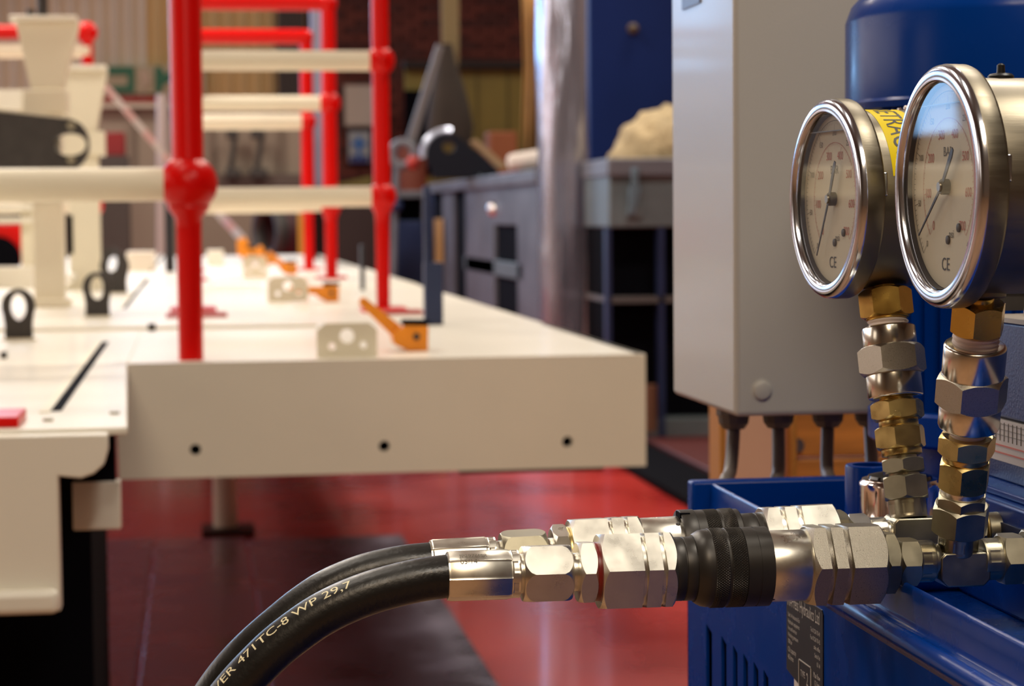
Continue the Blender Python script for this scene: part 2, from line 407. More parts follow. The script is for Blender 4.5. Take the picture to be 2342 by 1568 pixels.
# bricks: visible patch of the wall as single bricks
bx0 = at(765, 100, YB).x; bx1 = at(1245, 100, YB).x
ztop = at(1000, -25, YB).z
bl, bh, gap = 0.225, 0.075, 0.012
meshes = []
for k in range(3):
    me = bpy.data.meshes.new('brick'); v, f = box(0, bl - gap, 0, 0.06, 0, bh - gap); me.from_pydata(v, [], f); me.materials.append(BRK[k]); meshes.append(me)
row = 0; z = ztop - bh
nb = 0
while z > at(800, 440, YB).z:
    py = 0
    lim = bx1 if z > at(1000, 165, YB).z else at(935, 250, YB).x
    x = bx0 - (0.11 if row % 2 else 0)
    while x < lim and nb < 298:
        o = bpy.data.objects.new('brick', random.choice(meshes)); COL.objects.link(o); o.parent = wall
        o.location = Vector((x, YB + random.uniform(-0.006, 0.0), z)) - OFF['wall_back']
        nb += 1; x += bl
    row += 1; z -= bh
# corrugated cladding sheets on the left of the back wall
def clad_sheet(x0, x1, z0, z1, Y, material):
    n = 3; w = (x1 - x0) / n; V = []; Fc = []
    pts = []
    for i in range(n):
        b = x0 + i * w
        pts += [(b, 0), (b + w * 0.55, 0), (b + w * 0.65, -0.05), (b + w * 0.9, -0.05)]
    pts.append((x1, 0))
    for x, d in pts: V += [(x, Y + d, z0), (x, Y + d, z1)]
    for i in range(len(pts) - 1): Fc.append((2 * i, 2 * i + 2, 2 * i + 3, 2 * i + 1))
    return obj('cladding_sheet', (V, Fc), material, wall, smooth=0)
xs = at(-60, 100, YB).x; k = 0
while xs < at(690, 100, YB).x:
    w = 0.42
    clad_sheet(xs, min(xs + w, at(700, 100, YB).x), 1.5, 6.0, YB - 0.02, CLAD2 if k in (4, 5, 6, 7) else CLAD); xs += w; k += 1
# dark recess between cladding and brick, blue-white column
obj('trim_1', pbox(640, -30, 700, 620, YB - 0.4, 0.3), mat('dark_brown_steel', (0.035, 0.025, 0.02), 0.7), kind='structure')
t = obj('steel_column', pbox(714, -30, 745, 430, 19.0, 0.25), mat('pale_lilac_paint', (0.30, 0.31, 0.42), 0.4), None, bevel=0.01)
tag(t, 'pale lilac steel column against the back wall, seen between two red posts', 'column')

#==================================================================== DECK PLATFORM
DZ = CAMZ - 0.236
YP = 3.56
XR = atz(1455, 803, DZ).x
deck = thing('loading_platform', 'long white steel deck platform with a thick end plate and step joints', 'platform', (0, 6.0, 0))
x290 = atz(294, 825, DZ).x
# main deck slabs (front field, raised second field, third field)
zt = 0.0075
obj('deck_plate', prism([(-1.5, 2.42, DZ), (atz(294, 968, DZ).x, 2.48, DZ), (x290, YP, DZ), (x290, 4.62, DZ), (-1.5, 4.62, DZ)], (0, 0, -0.009)), WHITE, deck, bevel=0.002)
XS0 = atz(-300, 750, DZ).x; XS1 = atz(727, 750, DZ).x
obj('deck_plate', box(x290 + 0.0005, XR - 0.001, YP + 0.016, 4.619, DZ - 0.03, DZ), WHITE, deck)
obj('deck_plate', box(-1.5, XS1, 4.62, 7.3, DZ - 0.04, DZ + zt), WHITE, deck, bevel=0.002)
obj('deck_plate', box(XS1, XR, 4.62, 7.3, DZ - 0.04, DZ - 0.0005), WHITE, deck)
obj('deck_plate', box(-1.5, XR, 7.32, 9.9, DZ - 0.04, DZ + 0.003), WHITE, deck, bevel=0.002)
obj('deck_plate', box(-1.5, XR - 0.1, 9.92, 13.2, DZ - 0.04, DZ + 0.003), WHITE, deck, bevel=0.002)
def deckz(X, Y):
    if Y < 4.62: return DZ
    if Y < 7.31: return DZ + zt if X < XS1 else DZ - 0.0005
    return DZ + 0.003
# slots (dark recessed strips between deck fields)
def slot(px0, py0, px1, py1, w, parent=deck):
    a = atz(px0, py0, DZ); b = atz(px1, py1, DZ)
    zz = DZ + (zt if a.y > 4.62 else 0)
    obj('slot', box(a.x - w / 2, a.x + w / 2, a.y, b.y, zz - 0.004, zz + 0.0008), DARK, parent)
    obj('slot_edge', box(a.x - w / 2 - 0.012, a.x - w / 2, a.y - 0.02, b.y, zz - 0.004, zz + 0.0016), CREAM, parent)
slot(128, 940, 238, 782, 0.013)
slot(284, 712, 332, 640, 0.010)
slot(345, 622, 372, 584, 0.010)
obj('slot', box(*[f(atz(a, 660, DZ).x for a in (475, 600)) for f in (min, max)], 7.2, 7.3, DZ + zt, DZ + zt + 0.001), mat('joint_grey', (0.35, 0.3, 0.25), 0.7), deck)
# small dark stops by the joint
for (a, b, c, d, Y) in ((338, 740, 356, 756, 4.57), (0, 805, 14, 832, 3.75)):
    obj('joint_stop', pbox(a, b, c, d, Y, 0.03), BLACKS, deck, bevel=0.002)
for (cx, cy) in ((110, 962), (262, 946)):
    p = atz(cx, cy, DZ); obj('screw', cyl(p, p + Vector((0, 0, 0.003)), 0.006, 12), ZINCD, deck)
# end plate with holes
pO = at(290, 825, YP); s_ = ppm(pO)
TL = at(266, 990, YP)
def P2(px, py): p = at(px, py, YP); return (p.x, p.z)
tl = P2(290, 824); tr = P2(1455, 803); br = P2(1451, 1066); bl_ = P2(272, 1090)
outl = [(tl[0] - 0.02, DZ), (XR, DZ), (XR, br[1]), (bl_[0], br[1])]
holes = [(P2(447, 1028)[0], P2(447, 1028)[1], 0.009, 0.009), (P2(879, 1020)[0], P2(879, 1020)[1], 0.009, 0.009), (P2(1298, 1010)[0], P2(1298, 1010)[1], 0.009, 0.009)]
obj('end_plate', plate_with_holes((0, YP, 0), (1, 0, 0), (0, 0, 1), (0, 0.015, 0), outl, holes), WHITE, deck, smooth=0)
ZB = br[1]
for hx, hz, _, _ in holes: obj('bolt_hole', cyl((hx, YP + 0.017, hz), (hx, YP + 0.03, hz), 0.014, 16), DARK, deck)
obj('side_beam', box(XR - 0.012, XR, YP + 0.015, 13.2, ZB, DZ), WHITE, deck)
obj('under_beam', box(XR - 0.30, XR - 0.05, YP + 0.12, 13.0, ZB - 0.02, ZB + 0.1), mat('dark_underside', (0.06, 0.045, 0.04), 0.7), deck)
# left box section nearer the camera
YL = 2.44
cp = [(-300, 985), (250, 975)]
zb = at(60, 1400, YL).z; zf = at(60, 1090, YL).z
xl = at(135, 1200, YL).x; xf = at(246, 1000, YL).x
flange = [(-1.5, DZ - 0.004), (xf, DZ - 0.004), (xf, at(246, 1030, YL).z), (at(238, 1060, YL).x, at(238, 1062, YL).z), (at(215, 1085, YL).x, at(215, 1083, YL).z), (at(185, 1096, YL).x, at(185, 1094, YL).z), (xl, zf), (xl, zb), (-1.5, zb)]
obj('side_girder', prism([(x, YL, z) for x, z in flange], (0, 0.03, 0)), WHITE, deck, bevel=0.002)
obj('bottom_rail', box(-1.5, xl - 0.001, YL - 0.02, YL + 0.001, zb, at(60, 1345, YL).z), WHITE, deck, bevel=0.008, seg=4)
obj('gap_shadow_sheet', box(xl - 0.2, at(264, 1050, 2.56).x, 2.55, 2.57, at(200, 1099, 2.56).z, DZ - 0.0095), DARK, deck)  # added black sheet, painted as the shadow in the flange gap
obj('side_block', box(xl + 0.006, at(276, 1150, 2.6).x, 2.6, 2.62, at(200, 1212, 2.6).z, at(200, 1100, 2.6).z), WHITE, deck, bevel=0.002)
obj('underframe_shade', box(-1.5, xl + 0.02, YL + 0.3, 3.2, 0.0, zb + 0.12), DARK, deck)  # support block, painted black as the shadow below the girder
# deck legs with foot plates
def leg(px, py, r=0.038):
    p = atz(px, py, 0.0)
    l = obj('leg', cyl((p.x, p.y, 0.02), (p.x, p.y, ZB + 0.05), r, 28), CREAM, deck)
    obj('foot_plate', box(p.x - 0.075, p.x + 0.09, p.y - 0.09, p.y + 0.07, 0.0, 0.02), BLACKS, l)
    return p
pleg = leg(516, 1217)
for X, Y in ((-1.0, 6.9), (-1.0, 11.0), (0.05, 11.5), (0.58, 12.6)):
    l = obj('leg', cyl((X, Y, 0.02), (X, Y, DZ - 0.05), 0.038, 20), CREAM, deck)
    obj('foot_plate', box(X - 0.075, X + 0.09, Y - 0.09, Y + 0.07, 0.0, 0.02), BLACKS, l)
# red plates on the deck
r0 = obj('edge_marker', box(-1.2, atz(50, 968, DZ).x, 2.5, 2.62, DZ, DZ + 0.012), RED, None, bevel=0.002)
tag(r0, 'red painted flat block on the near left edge of the white deck', 'marker block')

# ---------------------------------------------------- guard rails
def ball(c, r, parent, name='ball_joint'):
    return obj(name, sphere(c, r, 28, 16), RED, parent)
def post(th, X, Y, ztop_, r_up, r_lo, balls, rb, zbase=DZ):
    base = Vector((X, Y, zbase)); top = Vector((X, Y, ztop_))
    zs = [b for b in balls]
    zlow = min(zs) if zs else zbase + 0.3
    Ln = ztop_ - zbase
    pr = [(0, r_lo), ((zlow - zbase) * 0.75, r_lo * 1.03), (zlow - zbase - rb * 1.15, r_lo * 1.1), (zlow - zbase - rb * 0.8, rb * 0.72), (zlow - zbase, r_up), (Ln, r_up)]
    obj('post', lathe(base, top, pr, 32), RED, th)
    for b in zs: ball((X, Y, b), rb, th)
    if Y > 4: obj('base_plate', box(X - 0.055, X + 0.055, Y - 0.06, Y + 0.06, zbase, zbase + 0.01), RED, th, bevel=0.002)
# near post
pn = at(437, 812, 3.62); XN, YN = pn.x, 3.62
zl1 = at(437, 421, YN).z
sN = ppm(pn)
g1 = thing('guard_rail', 'nearest guard rail: thick red post with big ball joint and white tube to the left', 'guard rail', (XN, YN, DZ))
post(g1, XN, YN, DZ + 1.10, 36 * sN, 28 * sN, [zl1, DZ + 0.67], 67 * sN)
obj('rail_tube', cyl((-1.6, YN, zl1), (XN - 50 * sN, YN, zl1), 0.0275, 28), CREAM, g1)
obj('rail_tube', cyl((-1.6, YN, DZ + 0.67), (XN - 50 * sN, YN, DZ + 0.67), 0.0275, 28), CREAM, g1)
obj('top_rail', cyl((-1.6, YN, DZ + 1.10), (XN, YN, DZ + 1.10), 0.026, 28), RED, g1)
post(g1, -1.5, YN, DZ + 1.10, 36 * sN, 28 * sN, [zl1, DZ + 0.67], 67 * sN)
def gate(Y, xr, mids, topz, label, rr, rp, rb, topred=True, xleft=None, lowred=False):
    Xr = at(xr, 400, Y).x; Xl = xleft if xleft is not None else at(437, 400, Y).x
    t = thing('guard_rail', label, 'guard rail', ((Xl + Xr) / 2, Y, DZ))
    for X in (Xl, Xr): post(t, X, Y, topz, rp, rp * 0.78, mids, rb, deckz(X, Y))
    for zz in mids: obj('rail_tube', cyl((Xl, Y, zz), (Xr - rb * 0.6, Y, zz), rr, 28), CREAM, t)
    if topred:
        obj('top_rail', cyl((Xl, Y, topz), (Xr, Y, topz), rr * 0.95, 28), RED, t)
        for X in (Xl, Xr): ball((X, Y, topz), rb * 0.82, t)
    return t
Y2 = 5.35
g2 = gate(Y2, 873, [at(873, 449, Y2).z, at(873, 139, Y2).z], DZ + 1.08, 'second guard rail, its red post just right of frame centre with two white tubes', 0.0245, 0.0215, 0.0365)
Y3 = 8.1
g3 = gate(Y3, 755, [at(755, 466, Y3).z, at(755, 236, Y3).z], at(755, 8, Y3).z, 'third guard rail behind, red top tube near the upper frame edge', 0.028, 0.028, 0.044)
Y4 = 9.4
g4 = gate(Y4, 704, [at(704, 468, Y4).z, at(704, 278, Y4).z], at(704, 84, Y4).z, 'farthest guard rail with the lowest red top tube', 0.034, 0.028, 0.040)
X5 = at(205, 70, 9.0).x
g5 = gate(9.0, 205, [at(205, 470, 9.0).z], at(205, 74, 9.0).z, 'guard rail behind the white pedestals with a red ball finial at its end', 0.030, 0.024, 0.054, xleft=-1.45)
obj('rail_tube', cyl((-1.45, 9.0, at(205, 116, 9.0).z), (X5, 9.0, at(205, 116, 9.0).z), 0.03, 28), CREAM, g5)
# red base pads
for (a, b, c, Y) in ((380, 520, 728, 4.98), (880, 968, 722, 5.15)):
    z0 = DZ + (zt if b < 727 else 0)
    p0 = at(a, c, Y); p1 = at(b, c, Y)
    o = obj('base_pad', box(p0.x, p1.x, Y, Y + 0.1, z0, z0 + 0.008), REDP, g2)
# ---------------------------------------------------- navy stanchion on deck
p = atz(993, 743, DZ)
sp = thing('steel_stanchion', 'dark navy square stanchion standing on the white deck beside the orange clamp', 'post', (p.x, p.y, DZ))
zt2 = at(993, 425, p.y).z
obj('post', box(p.x - 0.020, p.x + 0.020, p.y, p.y + 0.03, DZ, at(993, 600, p.y).z), NAVY, sp, bevel=0.002)
obj('mast', box(p.x - 0.019, p.x - 0.005, p.y + 0.004, p.y + 0.026, at(993, 600, p.y).z, zt2), NAVY, sp, bevel=0.002)
# ---------------------------------------------------- orange lever clamps
def clamp(px, py, s, label, ang, hw=1.0, Lh=0.085):
    """px,py = base centre pixel on deck; s = scale"""
    zz = DZ + (zt if py < 740 and px < 727 else 0.0)
    b = atz(px, py, zz)
    t = thing('lever_clamp', label, 'clamp', (b.x, b.y, zz), 'orange lever clamps on the deck')
    def q(x, z): return (b.x + x * s, b.y, zz + z * s)
    obj('body', prism([q(-0.03, 0.012), (q(-0.005, 0.0)), q(0.028, 0.0), q(0.029, 0.043), q(-0.012, 0.045), q(-0.034, 0.028)], (0, 0.05 * s, 0)), ORNG, t, bevel=0.002)
    obj('black_pad', prism([q(-0.015, 0.0455), q(0.03, 0.0455), q(0.03, 0.052), q(-0.012, 0.053)], (0, 0.05 * s, 0)), DARK, t)
    ca, sa = math.cos(ang), math.sin(ang)
    base = (-0.02, 0.03)
    pts = []
    for u, v in ((-0.004, -0.012 * hw), (Lh, -0.006 * hw), (Lh + 0.004, 0.003), (Lh, 0.009 * hw), (-0.004, 0.012 * hw)):
        pts.append((b.x + (base[0] - u * ca + v * sa) * s, b.y + 0.012 * s, zz + (base[1] + u * sa + v * ca) * s))
    obj('handle', prism(pts, (0, 0.022 * s, 0)), ORNG, t, bevel=0.002)
    obj('pivot_bolt', cyl((b.x + 0.008 * s, b.y - 0.004 * s, zz + 0.025 * s), (b.x + 0.008 * s, b.y, zz + 0.025 * s), 0.006 * s, 14), BLACKS, t)
    return t
clamp(942, 803, 1.02, 'nearest orange lever clamp with black top pad, handle raised to the left', 0.72)
clamp(752, 690, 1.0, 'second orange lever clamp at the foot of the third red post, handle low', 0.05)
clamp(662, 628, 1.05, 'third orange lever clamp, small in the distance with its handle up left', 0.75, 1.2, 0.075)
clamp(612, 604, 1.15, 'fourth orange lever clamp, behind the third one', 1.2, 1.8, 0.045)
clamp(573, 598, 1.45, 'farthest orange lever clamp where the striped tape ends', 1.3, 2.2, 0.05)
# ---------------------------------------------------- white bracket plates with holes
def bracket(x0, x1, ytop, ybase, label, holes=True):
    zz = DZ + (zt if ybase < 740 else 0)
    b0 = atz(x0, ybase, zz); b1 = atz(x1, ybase, zz); Y = (b0.y + b1.y) / 2
    w = b1.x - b0.x; h = at((x0 + x1) / 2, ytop, Y).z - zz
    ol = [(0, 0), (w, 0), (w, h * 0.8), (w * 0.86, h), (w * 0.14, h), (0, h * 0.8)]
    hs = [(w * 0.5, h * 0.62, w * 0.12, w * 0.12), (w * 0.25, h * 0.33, w * 0.06, w * 0.06), (w * 0.77, h * 0.36, w * 0.06, w * 0.06)]
    o = obj('fixing_bracket', plate_with_holes((b0.x, Y, zz), (1, 0, 0), (0, 0, 1), (0, 0.012, 0), ol, hs), CREAM, None, smooth=0)
    tag(o, label, 'bracket')
bracket(724, 865, 738, 817, 'nearest upright white bracket plate with three holes, left of the orange clamp')
bracket(612, 706, 632, 690, 'second upright white bracket plate, left of the second red post foot')
bracket(556, 612, 584, 634, 'small farthest white bracket plate on the deck')
# ---------------------------------------------------- padeyes
def padeye(xc, yb, w, h, label):
    zz = DZ + (zt if yb < 740 else 0)
    b = atz(xc, yb, zz); s = ppm(b); R = w / 2 * s; hh = h * s
    t = thing('lifting_eye', label, 'lifting eye', (b.x, b.y, zz), 'black lifting eyes on the deck')
    cz = hh - R * 1.05; n = 28; ol = [(-R * 0.82, 0), (R * 0.82, 0), (R * 0.80, cz * 0.45)]
    for i in range(n + 1):
        a = -0.45 + (PI + 0.9) * i / n; ol.append((R * math.cos(a), cz + R * 1.05 * math.sin(a)))
    ol.append((-R * 0.80, cz * 0.45))
    obj('eye_plate', plate_with_holes((b.x, b.y, zz), (1, 0, 0), (0, 0, 1), (0, 0.02, 0), ol, [(0, cz - 0.05 * R, R * 0.47, R * 0.80)]), BLACKS, t, smooth=30)
    obj('weld_pad', box(b.x - R, b.x + R, b.y - 0.006, b.y + 0.026, zz, zz + 0.004), CREAM, t)
padeye(43, 778, 76, 118, 'nearest black lifting eye on the white deck, at the left frame edge')
padeye(223, 726, 66, 104, 'second black lifting eye, in front of two overlapping ones')
padeye(263, 672, 66, 98, 'third black lifting eye, half behind the second')
padeye(255, 650, 58, 84, 'farthest black lifting eye, behind the other three')
# ---------------------------------------------------- white pedestals and black arm
Yd = 5.7
def pedestal(Y, xc, top, w_top, w_neck, yneck, wcol, label, ybase, slotm=None, lean=0):
    c = at(xc, 400, Y); s = ppm(c)
    zb_ = DZ + zt; t = thing('pedestal', label, 'pedestal', (c.x, Y, zb_))
    def X(px): return at(px, 400, Y).x
    def Z(py): return at(xc, py, Y).z
    # flared head
    obj('flared_head', ppoly([(xc - w_top / 2 + lean, top + 18), (xc + w_top / 2 + lean, top + 18), (xc + w_neck / 2, yneck), (xc - w_neck / 2, yneck)], Y, 0.10), CREAM, t, bevel=0.003)
    obj('cap_plate', box(X(xc - w_top / 2 - 5 + lean), X(xc + w_top / 2 + 5 + lean), Y - 0.015, Y + 0.115, Z(top + 18), Z(top + 6)), WHITE, t, bevel=0.003)
    obj('collar', box(X(xc - wcol / 2 - 15), X(xc + wcol / 2 + 15), Y - 0.01, Y + 0.12, Z(yneck + 55), Z(yneck)), CREAM, t, bevel=0.003)
    obj('column', box(X(xc - wcol / 2), X(xc + wcol / 2), Y, Y + 0.10, zb_, Z(yneck + 55)), CREAM, t, bevel=0.003)
    obj('foot', box(X(xc - wcol / 2 - 12), X(xc + wcol / 2 + 12), Y - 0.02, Y + 0.12, zb_, zb_ + 0.02), CREAM, t, bevel=0.003)
    if slotm:
        obj('slot', box(X(slotm[0]), X(slotm[1]), Y - 0.003, Y, Z(slotm[3]), Z(slotm[2])), DARK, t)
    return t
t1 = pedestal(5.7, 107, 30, 145, 72, 205, 70, 'tall white pedestal with flared head and bolt on top, nearer of the two', 700)
p = at(97, 22, 5.72)
obj('top_bolt', join(cyl(p - Vector((0, 0, 0.025)), p + Vector((0, 0, 0.04)), 0.014, 12), cyl(p - Vector((0.03, 0, 0.025)), p - Vector((0.03, 0, 0)), 0.01, 10)), BLACKS, t1)
t2 = pedestal(7.0, 190, 143, 108, 58, 300, 70, 'second white pedestal with slotted column, right of and behind the taller one', 650, (152, 164, 492, 580), lean=0)
p = at(165, 636, 6.98); obj('knob', sphere(p, 0.018, 18, 10), WHITE, t2)
# black slotted arm
Ya = 5.5
arm = thing('swing_arm', 'black steel arm with a rounded slotted end, above the near left guard rail', 'arm', tuple(at(100, 320, Ya)))
ol = [(-400, 245), (0, 255), (120, 268), (160, 273)]
sA = ppm(at(100, 320, Ya))
for i in range(9):
    a = PI * 0.42 - PI * 0.92 * i / 8; ol.append((160 + 44 * math.cos(a), 330 - 57 * math.sin(a)))
ol += [(150, 384), (-400, 386)]
cA = at(0, 320, Ya)
o2 = [((at(x, y, Ya).x - cA.x), (at(x, y, Ya).z - cA.z)) for x, y in ol]
hc = at(160, 330, Ya)
obj('arm_plate', plate_with_holes((cA.x, Ya, cA.z), (1, 0, 0), (0, 0, 1), (0, 0.05, 0), o2, [(hc.x - cA.x, hc.z - cA.z, 37 * sA, 26 * sA)], 28), BLACKS, arm, smooth=30)
obj('arm_cap', prism([at(x, y, Ya + 0.004) + Vector((0, 0, 0.0)) for x, y in ((-400, 238), (0, 249), (120, 262), (160, 266), (160, 272), (120, 268), (0, 254), (-400, 244))], (0, 0.07, 0)), CREAM, arm)
for (x, y) in ((163, 287), (163, 366)):
    p = at(x, y, Ya); obj('arm_bolt', cyl(p - Vector((0, 0.008, 0)), p, 0.010, 12), ZINCD, arm)
obj('arm_mount', box(at(85, 320, Ya).x, at(135, 320, Ya).x, Ya + 0.05, 5.7, at(100, 380, Ya).z, at(100, 270, Ya).z), CREAM, arm)
# beams at far left
bm_ = thing('cross_beam', 'white cross beams stacked at the left frame edge beneath the near rail', 'beam', tuple(at(20, 640, 7.6)))
obj('beam', pbox(-300, 205, 50, 250, 7.5, 0.1), WHITE, bm_, bevel=0.003)
obj('beam', pbox(-300, 468, 78, 484, 7.5, 0.1), WHITE, bm_, bevel=0.003)
obj('beam', pbox(-300, 498, 78, 512, 7.5, 0.1), WHITE, bm_, bevel=0.003)
obj('beam', pbox(-300, 612, 75, 664, 7.4, 0.14), WHITE, bm_, bevel=0.003)
obj('upright', pbox(46, 205, 76, 664, 7.52, 0.1), CREAM, bm_, bevel=0.003)
rp = thing('red_housing', 'red housing with a round black opening at the left frame edge', 'machine housing', tuple(at(0, 600, 8.0)))
obj('housing', pbox(-300, 515, 50, 604, 8.0, 0.2), RED, rp, bevel=0.003)
p = at(-5, 592, 7.99); obj('opening', cyl(p, p - Vector((0, 0.01, 0)), 52 * ppm(p), 28), DARK, rp)
# little fittings on deck
for (x0, y0, x1, y1, Y, lab) in ((290, 575, 355, 640, 9.6, 'pale box standing on the far end of the deck, left of the near red post'), (474, 572, 512, 622, 10.4, 'pale block at the far end of the deck, right of the near red post')):
    q = pbox(x0, y0, x1, y1, Y, 0.15)
    zm = DZ + 0.003; q = ([(v[0], v[1], max(v[2], zm) if v[2] < zm + 0.01 else v[2]) for v in q[0]], q[1])
    b0 = [v[2] for v in q[0]]; lo = min(b0)
    q = ([(v[0], v[1], zm if abs(v[2] - lo) < 1e-6 else v[2]) for v in q[0]], q[1])
    o = obj('deck_box', q, WHITE, None, bevel=0.004); tag(o, lab, 'box')
# black posts beyond
def post_dark(x0, x1, y0, ybase, label, zz=DZ + 0.003):
    b = atz((x0 + x1) / 2, ybase, zz); Y = b.y
    a = at(x0, 500, Y).x; c = at(x1, 500, Y).x
    o = obj('steel_post', box(a, c, Y, Y + 0.05, zz, at((x0 + x1) / 2, y0, Y).z), mat('black_paint', (0.008, 0.009, 0.014), 0.5), None, bevel=0.003)
    tag(o, label, 'post')
post_dark(376, 398, 380, 622, 'black upright post behind the ball joint of the near red post')
post_dark(824, 833, 560, 664, 'short thin black post near the far right edge of the deck')

#==================================================================== BACKGROUND LEFT
gp = thing('storage_counter', 'long low grey board partition below the green exit sign', 'partition', tuple(at(450, 600, 18) * 1.0))
obj('board', pbox(215, 245, 716, 640, 18.0, 0.3), GREYW, gp)
obj('ledge', pbox(215, 236, 716, 246, 17.9, 0.4), mat('pale_grey_edge', (0.42, 0.36, 0.29), 0.6), gp)
obj('kick_band', pbox(500, 398, 690, 426, 17.9, 0.1), mat('dark_brown_band', (0.09, 0.065, 0.055), 0.7), gp)
for x in (300, 480, 640): obj('stile', pbox(x, 246, x + 8, 398, 17.96, 0.04), mat('brown_joint', (0.16, 0.12, 0.09), 0.7), gp)
for (x0, x1, lab) in ((518, 545, 'dark handset hanging on the grey partition, left one'), (574, 606, 'black handset and cable hanging on the grey partition, right one')):
    t = thing('wall_phone', lab, 'handset', tuple(at((x0 + x1) / 2, 340, 17.85)))
    obj('handset', pbox(x0, 296, x1, 316, 17.82, 0.08), BLACKS, t, bevel=0.01)
    obj('cable', tube(spline([at(x1 - 8, 312, 17.85), at(x1 - 14, 360, 17.85), at(x1 - 22, 405, 17.85)]), 0.022, 8), BLACKS, t)
    obj('holder', pbox(x0 - 2, 385, x1 + 6, 408, 17.82, 0.08), BLACKS, t, bevel=0.01)
# exit sign: green with cream arrow and running figure
YS = 21.85
es = thing('exit_sign', 'green fire exit sign with arrow and running figure on the cladding', 'sign', tuple(at(330, 212, YS)))
obj('sign_board', pbox(242, 150, 470, 214, YS, 0.05), mat('cream_sign', (0.40, 0.33, 0.20), 0.6), es)
def sgreen(pts): obj('green_panel', ppoly(pts, YS - 0.01, 0.012), GREEN, es)
sgreen([(246, 152), (308, 152), (308, 212), (246, 212), (246, 196), (292, 196), (292, 172), (246, 172)])
sgreen([(354, 152), (368, 152), (378, 170), (396, 156), (430, 156), (430, 168), (398, 172), (388, 186), (372, 196), (370, 212), (354, 212)])
obj('running_figure', ppoly([(322, 160), (334, 156), (340, 170), (346, 186), (336, 190), (330, 208), (322, 206), (326, 186), (318, 176)], YS - 0.02, 0.01), mat('cream_sign2', (0.48, 0.36, 0.24), 0.6), es)
o = obj('pipe_rail', pbox(236, 222, 470, 232, 21.88, 0.06), REDP); tag(o, 'dull dark red horizontal pipe below the green exit sign', 'pipe')
rb_ = thing('storage_bin', 'dark red crate by the grey partition left of the near red post', 'bin', tuple(at(262, 362, 17)))
obj('bin_body', pbox(238, 302, 286, 356, 17.0, 0.2), mat('deep_red_plastic', (0.22, 0.006, 0.008), 0.5), rb_, bevel=0.01)
obj('stand', pbox(205, 356, 300, 900, 16.9, 0.2), mat('brown_black_paint', (0.05, 0.04, 0.035), 0.6), rb_, bevel=0.01)
# upright clear tube
o = obj('upright_tube', cyl(at(372, 806, 16), at(372, 216, 16), 0.045, 16), mat('pale_plastic_tube', (0.42, 0.36, 0.34), 0.25), None)
tag(o, 'pale upright plastic tube just left of the near red post', 'tube')
# barrier tape, red and white lengths
bt = thing('barrier_tape', 'red and white striped barrier tape slanting down to the orange clamp', 'tape', tuple(at(400, 400, 12)))
def tape(x0, y0, x1, y1, Y0, Y1, n, w):
    for i in range(n):
        a = i / n; b = (i + 1) / n
        pa = at(x0 + (x1 - x0) * a, y0 + (y1 - y0) * a, Y0 + (Y1 - Y0) * a); pb = at(x0 + (x1 - x0) * b, y0 + (y1 - y0) * b, Y0 + (Y1 - Y0) * b)
        n_ = (pb - pa).cross(Vector((0, 1, 0))).normalized() * w / 2
        obj('tape_stripe', prism([pa - n_, pb - n_, pb + n_, pa + n_], (0, 0.004, 0)), mat('tape_red', (0.24, 0.075, 0.055), 0.5) if i % 2 == 0 else mat('tape_white', (0.22, 0.15, 0.12), 0.5), bt)
tape(240, 196, 420, 405, 14, 13.2, 8, 0.04)
tape(470, 455, 556, 548, 12.2, 11.6, 4, 0.045)
tape(556, 548, 572, 592, 11.6, 11.6, 2, 0.045)
# dark jackets / bag beyond deck
t = thing('hose_reel', 'black and maroon coiled hose bundle behind the far deck end', 'hose bundle', tuple(at(632, 600, 15)))
for i, (cx, c) in enumerate(((618, BLACKS), (636, mat('maroon_rubber', (0.06, 0.012, 0.016), 0.5)), (652, BLACKS))):
    p = at(cx, 530, 15 + i * 0.05); obj('coil', torus(p, (1, 0.5, 0), 0.17, 0.05, 30, 10), c, t)
obj('stand', pbox(622, 500, 650, 828, 15.2, 0.1), BLACKS, t)
o = obj('yellow_post', pbox(684, 486, 696, 846, 14.0, 0.04), mat('amber_paint', (0.6, 0.28, 0.02), 0.5)); tag(o, 'narrow amber yellow post beside the farthest red post', 'post')

#==================================================================== BACKGROUND RIGHT
# notices on the brick wall
t = thing('wall_notice', 'blank white paper notice on the dark brick wall', 'notice', tuple(at(820, 286, 21.9)))
obj('paper', pbox(790, 196, 852, 286, 21.9, 0.01), PAPER, t)
obj('backing', pbox(786, 192, 856, 290, 21.91, 0.05), mat('notice_frame', (0.2, 0.15, 0.13), 0.6), t)
t = thing('safety_sign', 'small pale sign with a blue emblem below the white notice', 'sign', tuple(at(822, 372, 21.9)))
obj('board', pbox(797, 300, 846, 372, 21.9, 0.03), mat('pale_blue_sign', (0.30, 0.33, 0.36), 0.5), t)
obj('emblem', ppoly([(817, 312), (825, 312), (827, 324), (838, 324), (838, 332), (826, 334), (824, 362), (818, 362), (816, 334), (804, 332), (804, 324), (815, 324)], 21.88, 0.01), mat('sign_blue', (0.01, 0.13, 0.45), 0.5), t)
obj('sign_foot', pbox(800, 356, 843, 372, 21.885, 0.01), mat('sign_navy', (0.02, 0.03, 0.16), 0.5), t)
# olive panel with dark opening
t = thing('roller_door', 'olive yellow panel door in the dark brick wall', 'door panel', tuple(at(1080, 350, 21)))
obj('panel', pbox(930, 156, 1230, 718, 21.0, 0.1), OLIVE, t)
obj('opening', pbox(926, 206, 1000, 400, 20.95, 0.05), DARK, t)
obj('lintel', pbox(925, 138, 1235, 156, 20.85, 0.2), mat('black_lintel', (0.01, 0.006, 0.005), 0.8), t)
for x in (1090, 1160): obj('panel_seam', pbox(x, 156, x + 4, 400, 20.98, 0.02), mat('dark_olive', (0.09, 0.07, 0.01), 0.7), t)
